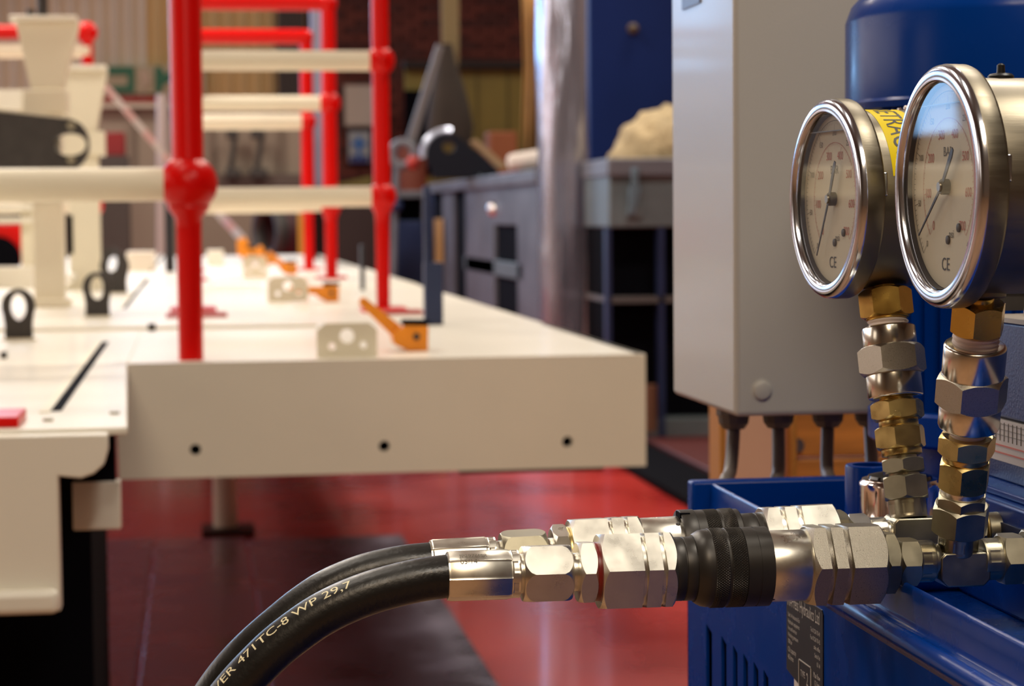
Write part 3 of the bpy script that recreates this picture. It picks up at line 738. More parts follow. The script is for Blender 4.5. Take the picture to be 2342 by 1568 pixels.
# olive slanted beam, far
o = obj('slanted_beam', ppoly([(770, 420), (850, 402), (850, 436), (770, 440)], 17.0, 0.1), mat('olive_dark', (0.10, 0.075, 0.01), 0.6)); tag(o, 'olive coloured slanted beam low on the brick wall between red posts', 'beam')
o = obj('brick_pier', pbox(768, 440, 905, 808, 16.0, 0.3), mat('very_dark_brown', (0.022, 0.010, 0.010), 0.8)); tag(o, 'very dark brown machine block beyond the deck between the red posts', 'block')
# orange-tan hanging curtain
V = []; Fc = []
for i in range(14):
    u = i / 13
    for j, yy in enumerate((-40, 60, 150, 250, 350)):
        xx = 1198 + 40 * u + 3 * math.sin(yy * 0.05)
        V.append(at(xx, yy, 15.5) + Vector((0, 0.06 * math.sin(i * 1.4), 0)))
for i in range(13):
    for j in range(4): a = i * 5 + j; Fc.append((a, a + 5, a + 6, a + 1))
cur = obj('hanging_curtain', (V, Fc), TAN, None, smooth=60); cur.modifiers.new('s', 'SOLIDIFY').thickness = 0.01
tag(cur, 'narrow tan cloth hanging beside the film wrapped column', 'curtain')
# olive strap and brown canvas bag hanging
st = thing('canvas_sling', 'brown canvas sling bag hanging from an olive strap', 'sling', tuple(at(1030, 320, 15.0)))
obj('strap', ppoly([(1008, -60), (1050, -60), (1050, 150), (1012, 150)], 15.0, 0.03), mat('olive_webbing', (0.20, 0.15, 0.07), 0.8), st)
V = []; Fc = []; rows = [(100, 1022, 12), (140, 1022, 20), (190, 1026, 34), (240, 1028, 46), (290, 1030, 54), (330, 1030, 48)]
for (yy, xc, hw) in rows:
    c = at(xc, yy, 14.9); s = ppm(c)
    for i in range(20):
        a = 2 * PI * i / 20; rr = 1 + 0.07 * math.sin(5 * a)
        V.append(c + Vector((hw * s * rr * math.cos(a), 0.45 * hw * s * rr * math.sin(a), 0)))
for k in range(len(rows) - 1):
    for i in range(20): j = (i + 1) % 20; Fc.append((k * 20 + i, k * 20 + j, k * 20 + 20 + j, k * 20 + 20 + i))
Fc += [tuple(range(20)), tuple(range(100, 120))]
obj('bag', (V, Fc), TARP, st, smooth=60)
# grey diagonal strut with linkage
lk = thing('linkage_strut', 'slim grey diagonal strut with a round knuckle at its foot', 'strut', tuple(at(915, 400, 14.2)))
obj('strut', prism([at(x, y, 14.2) for x, y in ((1000, 100), (1014, 108), (950, 330), (928, 326))], (0, 0.06, 0)), mat('dull_grey_strut', (0.14, 0.125, 0.13), 0.5), lk, bevel=0.004)
obj('knuckle', torus(at(922, 352, 14.2), (0.3, 1, 0), 0.075, 0.03, 24, 8), STEELB, lk)
obj('foot_rod', tube([at(908, 372, 14.2), at(905, 440, 14.2), at(897, 700, 14.1), at(896, 843, 14.1)], 0.021, 10), STEELB, lk)
for (x, y, c) in ((945, 372, REDP), (905, 470, NAVY)):
    obj('pivot', sphere(at(x, y, 14.1), 0.047, 14, 8), c, lk)
o = obj('rust_drum', cyl(at(940, 786, 17.4), at(940, 335, 17.4), 0.125, 20), mat('rust_red', (0.14, 0.03, 0.015), 0.7)); tag(o, 'rusty red drum behind the grey linkage knuckle', 'drum')
# long blue-grey steel bench along the right of the deck
XB = 1.77
bench = thing('steel_bench', 'long blue-grey steel bench with dark openings running along the deck', 'bench', (2.1, 13.0, 0))
def Yx(px): return atx(px, 450, XB).y
zT = atx(1240, 386, XB).z
Y0b, Y1b = 11.4, min(16.3, Yx(972))
obj('bench_top', box(XB - 0.03, XB + 0.8, 11.1, Y1b, zT - 0.07, zT), STEELB, bench, bevel=0.006)
obj('back_panel', box(XB + 0.022, XB + 0.04, 11.1, Y1b, 0.0, zT - 0.05), DARK, bench)
def bpanel(x0, x1, y0, y1, m_, name='panel'):
    a, b = Yx(x0), max(11.1, Yx(x1)); za = atx((x0 + x1) / 2, y0, XB).z if y0 else zT - 0.05; zb2 = atx((x0 + x1) / 2, y1, XB).z if y1 else 0.0
    obj(name, box(XB, XB + 0.04, b, a, max(0, zb2), min(za, zT - 0.05)), m_, bench, bevel=0.004)
bpanel(1012, 1036, None, None, STEELB, 'upright')
bpanel(978, 990, None, None, NAVY, 'upright')
bpanel(992, 1016, 500, 604, TAN, 'card_panel')
bpanel(1064, 1128, None, None, STEELB)
bpanel(1128, 1182, None, 514, STEELB)
bpanel(1182, 1243, None, None, STEELB)
bpanel(1060, 1192, 594, 628, TEALG, 'cross_bar')
p = atx(1131, 478, XB); obj('catch', sphere(p, 0.045, 16, 10), CHROME, bench)
for x in (1100, 1165): p = atx(x, 410, XB); obj('bracket_strap', box(XB - 0.01, XB, p.y - 0.02, p.y + 0.02, p.z - 0.05, p.z + 0.03), TEALG, bench)
# navy cabinet beyond
t = thing('blue_cabinet', 'plain navy cabinet at the far end of the bench behind the second red post', 'cabinet', tuple(at(930, 640, 19.2)))
obj('cabinet_body', pbox(896, 505, 976, 809, 16.5, 0.35), mat('cabinet_blue', (0.010, 0.026, 0.10), 0.5), t, bevel=0.006)
obj('cabinet_top', pbox(892, 436, 980, 452, 16.45, 0.4), STEELB, t, bevel=0.006)
obj('cabinet_back', pbox(900, 450, 976, 505, 16.8, 0.1), DARK, t)
for x in (896, 966): obj('cabinet_post', pbox(x, 450, x + 9, 505, 16.5, 0.05), STEELB, t)
# black lug on the bench top
Yl = 13.9
lug = thing('lug_plate', 'black tapered lug plate with a round hole lying up on the bench top', 'lug', tuple(at(1040, 405, Yl)))
zl = zT
ol = []
c0 = at(1022, 352, Yl); sL = ppm(c0)
for i in range(15):
    a = PI * 1.25 - PI * 1.0 * i / 14; ol.append((48 * sL * math.cos(a), 48 * sL * math.sin(a)))
ol += [(118 * sL, -30 * sL), (118 * sL, zl - c0.z), (-30 * sL, zl - c0.z)]
hk = at(1027, 334, Yl)
X_ = 1.42 - c0.x
obj('lug_body', plate_with_holes((c0.x + 0, Yl, c0.z), (1, 0, 0), (0, 0, 1), (0, 0.06, 0), ol, [(hk.x - c0.x, hk.z - c0.z, 15 * sL, 15 * sL)]), mat('blue_black_steel', (0.006, 0.007, 0.014), 0.7, spec=0.2), lug, smooth=40)
arc = [c0 + Vector((53 * sL * math.cos(a), 0.03, 53 * sL * math.sin(a))) for a in [PI * (1.05 - 0.62 * i / 12) for i in range(13)]]
obj('bright_rim', tube(arc, 0.025, 10), mat('pale_blue_metal', (0.6, 0.65, 0.8), 0.25, 0.6), lug)
# tan board leaning, white roll on bench
o = obj('timber_batten', prism([at(x, y, 12.9) for x, y in ((1075, 322), (1090, 318), (1166, 384), (1140, 386))], (0, 0.06, 0)), mat('batten', (0.26, 0.17, 0.09), 0.7), None, bevel=0.004)
tag(o, 'pale timber batten leaning right of the black lug', 'batten')
V, Fc = lathe(at(1160, 372, 11.7), at(1246, 360, 11.7), [(0, 0.012), (0.008, 0.036), (0.03, 0.045), (0.18, 0.049), (0.23, 0.046)], 20)
o = obj('cloth_roll', (V, Fc), mat('white_cloth', (0.8, 0.72, 0.66), 0.8, bump=0.5, bscale=30)); tag(o, 'white rolled cloth lying on the bench top beside the wrapped column', 'cloth roll')
o = obj('orange_bin', pbox(1120, 300, 1186, 777, 17.4, 0.3), mat('rust_orange', (0.20, 0.055, 0.015), 0.7), None, bevel=0.02); tag(o, 'dull orange bin beyond the bench, in front of the olive door', 'bin')
# film wrapped column
Yw = 9.9
wr = thing('wrapped_column', 'tall column wrapped in shiny silvery plastic film', 'column', (at(1295, 500, Yw).x, Yw, 0))
cx = at(1295, 500, Yw).x; sW = ppm(at(1295, 500, Yw)); V = []; Fc = []
nn = 40; zz_ = [i * 0.07 for i in range(46)]
for z in zz_:
    for i in range(nn):
        a = 2 * PI * i / nn; k = 56 * sW
        ex = abs(math.cos(a)) ** 0.6 * (1 if math.cos(a) > 0 else -1); ey = abs(math.sin(a)) ** 0.6 * (1 if math.sin(a) > 0 else -1)
        w = 1 + 0.03 * math.sin(3 * a + z * 3) + 0.02 * math.sin(7 * a - z * 7)
        V.append((cx + k * ex * w, Yw + 0.08 + k * ey * w, z))
for q in range(len(zz_) - 1):
    for i in range(nn): j = (i + 1) % nn; Fc.append((q * nn + i, q * nn + j, q * nn + nn + j, q * nn + nn + i))
Fc += [tuple(range(nn)), tuple(range((len(zz_) - 1) * nn, len(zz_) * nn))]
obj('film', (V, Fc), FILM, wr, smooth=60)
for (x, y, c) in ((1265, 84, REDP), (1278, 398, CHROME), (1300, 503, mat('tape_cream', (0.7, 0.6, 0.45), 0.6))):
    p = at(x, y, Yw - 0.01); obj('tag', cyl(p, p + Vector((0, 0.04, 0)), 0.015, 14), c, wr)
# wide blue column
Yc = 10.3
o = obj('blue_column', box(at(1349, 400, Yc).x, at(1620, 400, Yc).x, Yc, Yc + 0.5, 0, 4.0), BLUEC, None, bevel=0.01)
tag(o, 'wide plain blue steel column behind the grey electrical box', 'column')
p = at(1447, 66, Yc); 
o = obj('anchor_bolt', lathe(p, p - Vector((0, 0.03, 0)), [(0, 0.027), (0.02, 0.025), (0.03, 0.011)], 16), mat('rust_bolt', (0.08, 0.05, 0.03), 0.6)); tag(o, 'rusty bolt head high on the blue column', 'bolt')
# toolbox bench nearer
Y0t, Y1t = atx(1560, 450, 1.3).y, atx(1393, 450, 1.3).y
tb = thing('tool_cabinet', 'grey-green steel cabinet with toggle latch and dark open bays', 'cabinet', (2.2, 9.4, 0))
zc = at(1440, 362, 9.2).z; ze = at(1440, 520, 9.2).z
X0t = at(1393, 450, 9.2).x
obj('cabinet_box', box(X0t, X0t + 0.8, 9.2, 9.8, ze, zc), TEALG, tb, bevel=0.008)
obj('lid', box(X0t - 0.01, X0t + 0.81, 9.17, 9.8, zc - 0.075, zc), STEELB, tb, bevel=0.006)
obj('latch', join(pbox(1445, 385, 1460, 430, 9.16, 0.02), ppoly([(1440, 428), (1466, 428), (1458, 462), (1450, 490), (1438, 490)], 9.16, 0.02)), mat('latch_metal', (0.25, 0.38, 0.50), 0.3, 0.7), tb, bevel=0.002)
obj('catch_plate', pbox(1436, 470, 1470, 496, 9.18, 0.02), TEALG, tb)
obj('bay', box(X0t + 0.01, X0t + 0.8, 9.35, 9.8, 0.05, ze), DARK, tb)
obj('side_post', box(X0t - 0.012, X0t + 0.008, 9.2, 9.27, 0, ze), NAVY, tb)
obj('side_post', box(at(1507, 600, 9.2).x, at(1520, 600, 9.2).x, 9.2, 9.27, 0, ze), NAVY, tb)
obj('shelf', box(X0t, X0t + 0.8, 9.2, 9.8, at(1450, 692, 9.2).z, at(1450, 680, 9.2).z), mat('shelf_grey', (0.10, 0.09, 0.09), 0.6), tb)
obj('plinth', box(X0t + 0.05, X0t + 1.2, 9.22, 9.8, 0, at(1450, 960, 9.2).z), TEALG, tb, bevel=0.004)
obj('copper_pot', cyl(at(1484, 985, 9.1), at(1484, 880, 9.1), 0.036, 16), mat('copper_brown', (0.16, 0.07, 0.04), 0.5), tb)
# canvas sack on top
V, Fc = sphere((at(1530, 360, 9.5).x, 9.5, zc), 0.245, 40, 28, 0.95)
V2 = []
for v in V:
    v = Vector(v); d = v - Vector((at(1530, 360, 9.5).x, 9.5, zc))
    k = 1 + 0.035 * math.sin(d.x * 50 + d.z * 36) + 0.03 * math.sin(d.z * 64 - d.x * 28 + d.y * 42) + 0.02 * math.sin(d.x * 110 + d.y * 90)
    d = Vector((d.x * 1.02, d.y, max(d.z, 0))) * k; 
    if v.z < zc + 0.03: d.x *= 1.06
    V2.append(Vector((at(1530, 360, 9.5).x, 9.5, zc)) + d)
o = obj('canvas_sack', (V2, Fc), SACK, None, smooth=60); tag(o, 'crumpled beige canvas sack on top of the grey-green cabinet', 'sack')
# low slabs added on the right floor, coloured as its shadow
o = obj('floor_shade_black', box(1.64, 1.88, 6.9, 9.1, 0, 0.03), DARK, None, bevel=0.006); tag(o, 'flat black slab painted as shadow on the red floor beyond the right end of the deck', 'floor shade')
# steel plates in the floor
fl = bpy.data.objects['floor']
for (x0, x1, y0, y1) in ((-0.75, -0.145, 4.3, 6.78), (-0.135, 0.135, 4.3, 6.74), (0.145, 0.62, 4.3, 6.70), (-1.6, -0.77, 4.3, 6.78)):
    obj('steel_plate', box(x0, x1, y0, y1, 0, 0.006), PLATE, fl, bevel=0.003)

o = obj('floor_shade_red', box(1.89, 2.9, 6.9, 9.1, 0, 0.04), mat('shaded_floor_red', (0.07, 0.008, 0.008), 0.5), None, bevel=0.006); tag(o, 'low very dark red slab painted as shaded floor, right of the black slab', 'plinth')  # added slab, its dark red stands for floor in shade

#==================================================================== WOODEN CRATE behind tank
cr = thing('wooden_crate', 'orange-brown wooden crate behind the grey electrical box', 'crate', (at(1800, 1050, 2.3).x, 2.3, 0))
YC_ = 2.3
def crx(px): return at(px, 1040, YC_).x
obj('ply_panel', box(crx(1655), crx(1808), YC_, YC_ + 0.02, 0, at(1720, 930, YC_).z), PLY, cr)
obj('corner_post', box(crx(1641), crx(1656), YC_ - 0.01, YC_ + 0.04, 0, at(1720, 925, YC_).z), mat('amber_timber', (0.5, 0.2, 0.03), 0.6), cr, bevel=0.002)
obj('corner_post', box(crx(1800), crx(1812), YC_ - 0.02, YC_ + 0.05, 0, at(1800, 930, YC_).z), mat('amber_timber', (0.5, 0.2, 0.03), 0.6), cr, bevel=0.002)
zA = at(1900, 1042, YC_).z
obj('side_board', box(crx(1812), crx(2150), YC_ - 0.005, YC_ + 0.02, zA, at(1900, 925, YC_).z), WOOD, cr, bevel=0.002)
obj('side_board', box(crx(1812), crx(2150), YC_ - 0.005, YC_ + 0.02, zA - 0.12, zA - 0.003), WOOD, cr, bevel=0.002)
obj('side_board', box(crx(1812), crx(2150), YC_ - 0.005, YC_ + 0.02, 0, zA - 0.123), WOOD, cr, bevel=0.002)
p = at(1822, 1018, YC_ - 0.006); obj('coach_bolt', cyl(p, p - Vector((0, 0.004, 0)), 0.008, 14), ZINCD, cr)

#==================================================================== ELECTRICAL BOX
EX = (1680 - 446) / F; YE = 1.5
eb = thing('electrical_box', 'grey powder-coated steel electrical enclosure with cable glands below', 'electrical box', (at(1680, 955, YE).x, YE, at(1680, 955, YE).z))
xe = at(1680, 700, YE).x; zeb = at(1680, 953, YE).z
Yeb = 1.5 * 1.135
obj('enclosure', box(xe, xe + 0.24, YE, Yeb, zeb, zeb + 0.62), GREYBOX, eb, bevel=0.004, seg=4)
p = at(1743, 893, YE)
obj('cover_screw', lathe(p + Vector((0, 0.001, 0)), p - Vector((0, 0.004, 0)), [(0, 0.0085), (0.0012, 0.0084), (0.0016, 0.0068), (0.0030, 0.0064), (0.0036, 0.0050)], 28), GREYBOX, eb, smooth=60)
p = at(1572, 0, 1.6); q = at(1600, -3, YE)
obj('maker_plate', box(xe - 0.0012, xe, 1.60, 1.66, at(1590, 6, 1.6).z, at(1590, 6, 1.6).z + 0.03), mat('dark_badge', (0.05, 0.05, 0.10), 0.4), eb)
glx = [(1678, 978, 1.60), (1780, 975, 1.60), (1893, 970, 1.60), (1990, 968, 1.60)]
ends = [(1655, 1120, 1.55), (1772, 1120, 1.55), (1902, 1120, 1.52), (1990, 1120, 1.5)]
for i, ((gx, gy, gY), (ex_, ey_, eY)) in enumerate(zip(glx, ends)):
    p = at(gx, 955, gY); p.z = zeb; s = ppm(p)
    g = obj('cable_gland', lathe(p, p - Vector((0, 0, 1)), [(0, 41 * s), (24 * s, 41 * s), (27 * s, 37 * s), (42 * s, 35 * s), (56 * s, 25 * s), (57 * s, 14 * s)], 12), GLAND, eb, smooth=20)
    pth = spline([p - Vector((0, 0, 20 * s)), p - Vector((0, 0, 60 * s)), at((gx + ex_) / 2 - (6 if i == 2 else -4), (1030 + ey_) / 2, (gY + eY) / 2), at(ex_, ey_, eY), at(ex_ - 6, ey_ + 160, eY + 0.02)])
    obj('cable', tube(pth, 15 * s, 14), CABLE, g)
obj('mounting_rail', box(xe + 0.20, xe + 0.235, Yeb, Yeb + 0.03, 0.0, zeb + 0.6), NAVY, eb)

#==================================================================== HYDRAULIC POWER UNIT
XT = 0.32; ZL = CAMZ
tk = thing('hydraulic_power_unit', 'blue hydraulic power unit with drip tray tank, motor and terminal box', 'hydraulic power unit', (0.55, 1.1, 0))
y0t, y1t = 0.40, 1.40
z = lambda v: CAMZ + v
# side wall with vent slots (real openings)
sl = []
for (px, w) in ((1618, 0.016), (1655, 0.013), (1683, 0.011), (1708, 0.011), (1733, 0.011), (1757, 0.011)):
    yy = XT * F / (px - 446 + 7); sl.append((yy - w, yy))
ol = [(-y1t, 0.08), (-y0t, 0.08), (-y0t, z(-0.2)), (-y1t, z(-0.2))]
def side_plate():
    bm = bmesh.new(); loops = [ol]
    for a, b in sl: loops.append([(-b, z(-0.40)), (-a, z(-0.40)), (-a, z(-0.266)), (-b, z(-0.263))])
    edges = []
    for lp in loops:
        vs = [bm.verts.new((XT, -u, v)) for u, v in lp]; edges += [bm.edges.new((vs[i], vs[(i + 1) % 4])) for i in range(4)]
    bmesh.ops.triangle_fill(bm, use_beauty=True, edges=edges)
    r = bmesh.ops.extrude_face_region(bm, geom=bm.faces[:]); bmesh.ops.translate(bm, verts=[g for g in r['geom'] if isinstance(g, bmesh.types.BMVert)], vec=(0.002, 0, 0))
    bm.verts.index_update(); V = [v.co.copy() for v in bm.verts]; Fc = [tuple(v.index for v in f.verts) for f in bm.faces]; bm.free(); return V, Fc
obj('side_wall', side_plate(), BLUE, tk, smooth=0)
obj('vent_backing', box(XT + 0.012, XT + 0.014, 1.15, y1t - 0.01, z(-0.42), z(-0.25)), DARK, tk)
obj('end_wall', box(XT, 0.9, y1t - 0.002, y1t, 0.08, z(-0.2)), BLUE, tk)
obj('near_wall', box(XT, 0.9, y0t, y0t + 0.002, 0.08, z(-0.2)), BLUE, tk)
obj('far_side_wall', box(0.9, 0.902, y0t, y1t, 0.08, z(-0.2)), BLUE, tk)
obj('skid', box(XT + 0.03, 0.87, y0t + 0.02, y1t - 0.02, 0, 0.08), NAVY, tk)
# rolled rim profile in x,z extruded along Y, and the rim across the far end
prof = [(0.3200, -0.2045), (0.3196, -0.2005), (0.3203, -0.1975), (0.3222, -0.1955), (0.3250, -0.1948), (0.3268, -0.1958), (0.3278, -0.1962), (0.3300, -0.1960), (0.3312, -0.1950), (0.3318, -0.1930), (0.3322, -0.1862), (0.3327, -0.1795), (0.3332, -0.1780), (0.3342, -0.1775), (0.3350, -0.1782), (0.3352, -0.1800), (0.3354, -0.2000), (0.3380, -0.2040), (0.3400, -0.2080)]
V = []; Fc = []
n = len(prof)
for yy in (y0t, 0.7, 1.0, 1.2, 1.39, y1t):
    for (x, zv) in prof: V.append((x, yy, z(zv)))
for k in range(5):
    for i in range(n - 1): Fc.append((k * n + i, k * n + i + 1, (k + 1) * n + i + 1, (k + 1) * n + i))
o = obj('rolled_rim', (V, Fc), BLUE, tk, smooth=50); o.modifiers.new('s', 'SOLIDIFY').thickness = 0.0012
obj('far_rim', box(XT, 0.9, y1t - 0.014, y1t, z(-0.215), z(-0.1765)), BLUE, tk, bevel=0.002)
obj('tray_floor', box(XT + 0.012, 0.9, y0t, y1t - 0.01, z(-0.212), z(-0.207)), BLUE, tk)
obj('mounting_plate', box(0.352, 0.70, 1.125, 1.33, z(-0.207), z(-0.194)), BLUE, tk, bevel=0.004, seg=3)
# manifold block and cover
obj('manifold_block', box(0.408, 0.60, 0.55, 1.135, z(-0.207), z(-0.150)), BLUE, tk, bevel=0.002)
obj('block_plate', box(0.414, 0.60, 0.55, 1.145, z(-0.150), z(-0.146)), BLUE, tk, bevel=0.001)
obj('port_recess', box(0.4065, 0.4082, 1.02, 1.06, z(-0.185), z(-0.160)), NAVY, tk)
# terminal box
tbx = obj('terminal_box', box(0.428, 0.55, 0.70, 1.15, z(-0.1115), z(-0.060)), BLUEH, tk, bevel=0.0015)
obj('box_lid_edge', box(0.4275, 0.55, 0.70, 1.1505, z(-0.060), z(-0.0575)), mat('grey_gasket', (0.35, 0.31, 0.27), 0.5), tbx)
lw = obj('label_plate', box(0.4262, 0.50, 0.70, 1.1515, z(-0.1345), z(-0.1125)), mat('printed_grey_plate', (0.55, 0.50, 0.46), 0.5), tk)
for zv in (-0.1260, -0.1300): obj('red_line', box(0.4258, 0.4263, 0.70, 1.151, z(zv) - 0.0004, z(zv) + 0.0004), INKR, lw)
for i in range(16): obj('ruled_line', box(0.4259, 0.4263, 1.147 - i * 0.006, 1.1473 - i * 0.006, z(-0.1235), z(-0.1135)), INKG, lw)
for i in range(3): obj('ruled_line', box(0.4259, 0.4263, 1.05, 1.149, z(-0.1145 - 0.003 * i), z(-0.1143 - 0.003 * i)), INKG, lw)
p = Vector((0.4262, 1.149, z(-0.1225))); obj('brass_screw', lathe(p, p - Vector((1, 0, 0)), [(0, 0.0022), (0.001, 0.002), (0.0016, 0.001)], 16), BRASS, lw)
obj('lower_body', box(0.430, 0.55, 0.70, 1.148, z(-0.146), z(-0.1345)), BLUEH, tk, bevel=0.001)
p = Vector((0.452, 1.12, z(-0.0575))); obj('dome_nut', lathe(p, p + Vector((0, 0, 1)), [(0, 0.009), (0.004, 0.009), (0.0065, 0.007), (0.008, 0.003)], 24), CHROME, tk)
obj('lid_bar', box(0.432, 0.55, 1.155, 1.165, z(-0.056), z(-0.046)), BLACKS, tk)
obj('lid_bar', box(0.432, 0.55, 1.153, 1.167, z(-0.046), z(-0.044)), STAIN, tk)
# electric motor standing upright
MX, MY, MR = 0.531, 1.36, 0.110
mo = obj('motor_cowl', lathe((MX, MY, z(0.065)), (MX, MY, z(0.6)), [(0, MR), (0.0, MR + 0.001), (0.004, MR + 0.002), (0.006, MR), (0.057, MR), (0.060, MR - 0.001), (0.068, MR - 0.004), (0.088, MR - 0.022), (0.100, MR - 0.045), (0.102, 0.02)], 72), BLUE, tk, smooth=40)
def finr(s, th):
    k = (th * 44 / (2 * PI)) % 1.0
    return 0.086 if 0.25 < k < 0.75 else 0.074
obj('motor_body', rev((MX, MY, z(-0.13)), (MX, MY, z(0.066)), [0, 0.196], lambda s, th: finr(s, th), 176), BLUE, tk, smooth=0)
obj('motor_flange', cyl((MX, MY, z(-0.15)), (MX, MY, z(-0.128)), 0.095, 56, 0.002), BLUE, tk)
obj('bell_housing', lathe((MX, MY, z(-0.207)), (MX, MY, 2), [(0, 0.075), (0.01, 0.075), (0.02, 0.062), (0.057, 0.062)], 48), BLUE, tk)
for k in range(3):
    p = Vector((MX - 0.095, MY - 0.04 - 0.012 * k, z(0.063))); obj('cowl_rivet', sphere(p, 0.0022, 10, 6), CHROME, tk)
# open pipe socket
p = at(1990, 1062, 1.25); s = ppm(p)
obj('pipe_socket', lathe((p.x, p.y, z(-0.207)), (p.x, p.y, 3), [(0, 57 * s), (p.z - z(-0.207) - 0.001, 57 * s), (p.z - z(-0.207), 55 * s), (p.z - z(-0.207), 41 * s), (p.z - z(-0.207) - 0.03, 40 * s)], 40), BLUE, tk)
# chrome breather cap
p = at(2058, 1092, 1.17); s = ppm(p); R_ = 92 * s; hb = 100 * s
def capr(sv, th):
    if sv < 0.0001: return R_
    if sv > hb * 0.999: return R_ * 0.80
    if sv > hb * 0.93: return R_ * 0.93
    env = max(0.0, math.sin(PI * min(1, max(0, (sv / hb - 0.06) / 0.80)))) ** 0.5
    return R_ * (1 - 0.10 * env * max(0.0, math.cos(7 * th)) ** 0.6)
bz = p.z - hb
obj('breather_neck', cyl((p.x, p.y, z(-0.207)), (p.x, p.y, bz), R_ * 0.7, 28), ZINC, tk)
bc = obj('breather_cap', rev((p.x, p.y, bz), (p.x, p.y, bz + hb), [0, hb * .06, hb * .1, hb * .16, hb * .3, hb * .5, hb * .7, hb * .78, hb * .84, hb * .90, hb * .95, hb * 0.985, hb], lambda sv, th: capr(sv, th), 144), CHROME, tk, smooth=70)
cpr = Vector((p.x, p.y, bz + hb)); obj('cap_top', lathe(cpr, cpr + Vector((0, 0, 1)), [(0, R_ * 0.80), (0.0015, R_ * 0.78), (0.0035, R_ * 0.4), (0.004, 0.002)], 32), mat('gloss_black', (0.005, 0.005, 0.006), 0.1), bc)
# maker plate on the tank side
lab = thing('maker_label', 'black maker label with white lettering on the blue tank side', 'label', (XT, 1.12, z(-0.25)))
ya, yb_ = 1.153, 1.083; zt_, zb_ = z(-0.2072), z(-0.2520)
obj('plate', prism([(XT - 0.0006, ya, zt_), (XT - 0.0006, yb_ + 0.002, zt_), (XT - 0.0006, yb_, zt_ - 0.002), (XT - 0.0006, yb_, zb_ - 0.01), (XT - 0.0006, ya, zb_)], (0.0006, 0, 0)), mat('black_label', (0.010, 0.008, 0.008), 0.45), lab, smooth=0)
def lt(s_, size, u, v, xs=1.0, al='LEFT'):     # u metres from left edge, v metres below top
    obj('lettering', text_on(s_, size, lambda x, y: (XT - 0.0008, ya - u - x, zt_ - v + y), al, xs), INKW, lab, smooth=0)
lt('Hi-Press Hydraulics Ltd', 0.0098, 0.003, 0.0085, 0.66)
for k, (s_, u) in enumerate((('Unit 14 Industrial Est', 0.004), ('Hydraulic equipment', 0.004), ('hire and service', 0.004), ('Working pressure', 0.004), ('700 bar', 0.004))):
    lt(s_, 0.0034, u, 0.0145 + 0.0037 * k, 0.8)
for k, s_ in enumerate(('Tel 01224 70 41', 'Fax 01224 70 42', 'sales office', 'Serial No', '05 14')):
    lt(s_, 0.0034, 0.066, 0.0145 + 0.0042 * k, 0.8, 'RIGHT')
for k, s_ in enumerate(('Oil capacity', '40 litres')): lt(s_, 0.0042, 0.004, 0.034 + 0.0042 * k, 0.8)
for k, s_ in enumerate(('Max flow', '12 l/min')): lt(s_, 0.0042, 0.066, 0.038 + 0.0042 * k, 0.8, 'RIGHT')
lt('TYPE', 0.0050, 0.0285, 0.0425, 0.8); lt('2', 0.010, 0.040, 0.0455, 0.7)
for (a, b, c, d) in ((0.025, 0.049, 0.0340, 0.0345), (0.025, 0.0258, 0.034, 0.050), (0.0482, 0.049, 0.034, 0.050)):
    obj('box_line', box(XT - 0.0009, XT - 0.0006, ya - b, ya - a, zt_ - d, zt_ - c), INKW, lab)
o = obj('paper_label', box(XT - 0.0005, XT, 1.118, 1.138, z(-0.29), z(-0.2535)), mat('label_white', (0.65, 0.6, 0.55), 0.6)); tag(o, 'small white sticker below the black maker label', 'sticker')

#==================================================================== FITTINGS
class Ax:
    """axis through two points; pixel coordinate c runs from c0 to c1 along it"""
    def __init__(s, P0, P1, c0, c1): s.P0, s.P1, s.c0, s.c1 = Vector(P0), Vector(P1), c0, c1
    def p(s, c): return s.P0.lerp(s.P1, (c - s.c0) / (s.c1 - s.c0))
    def cylinder(s, c0, c1, w, name, m_, par, ch=2.0, n=48, prof=None):
        a, b = s.p(c0), s.p(c1); k = ppm(a.lerp(b, .5)); r = w / 2 * k; Ln = (b - a).length; ch *= k; ch = min(ch, Ln * .4)
        return obj(name, lathe(a, b, [(0, r - ch), (ch * .4, r - ch * .3), (ch, r), (Ln - ch, r), (Ln - ch * .4, r - ch * .3), (Ln, r - ch)], n), m_, par, smooth=40)
    def hex(s, c0, c1, w, name, m_, par, rot=0, grooves=(), ch=(1, 1), f=0.955, soft=0.0):
        a, b = s.p(c0), s.p(c1); k = ppm(a.lerp(b, .5)); Ln = (b - a).length
        g = [(Ln * (x0 - c0) / (c1 - c0), Ln * (x1 - c0) / (c1 - c0)) for x0, x1 in grooves]
        return obj(name, hexbar(a, b, w / 2 * k * f, rot, ch, g, soft=soft), m_, par, smooth=14)
    def cast(s, c0, c1, w, name, m_, par, nn=6, n=96):
        a, b = s.p(c0), s.p(c1); k = ppm(a.lerp(b, .5)); r = w / 2 * k; Ln = (b - a).length
        def rf(q, th):
            u = (th * nn / (2 * PI)) % 1.0
            if Ln * .18 < q < Ln * .72 and u < 0.5: return r * .965
            return r * (0.985 if q in (0, Ln) else 1)
        return obj(name, rev(a, b, [0, Ln * .08, Ln * .2, Ln * .201, Ln * .7, Ln * .701, Ln * .92, Ln], rf, n), m_, par, smooth=25)
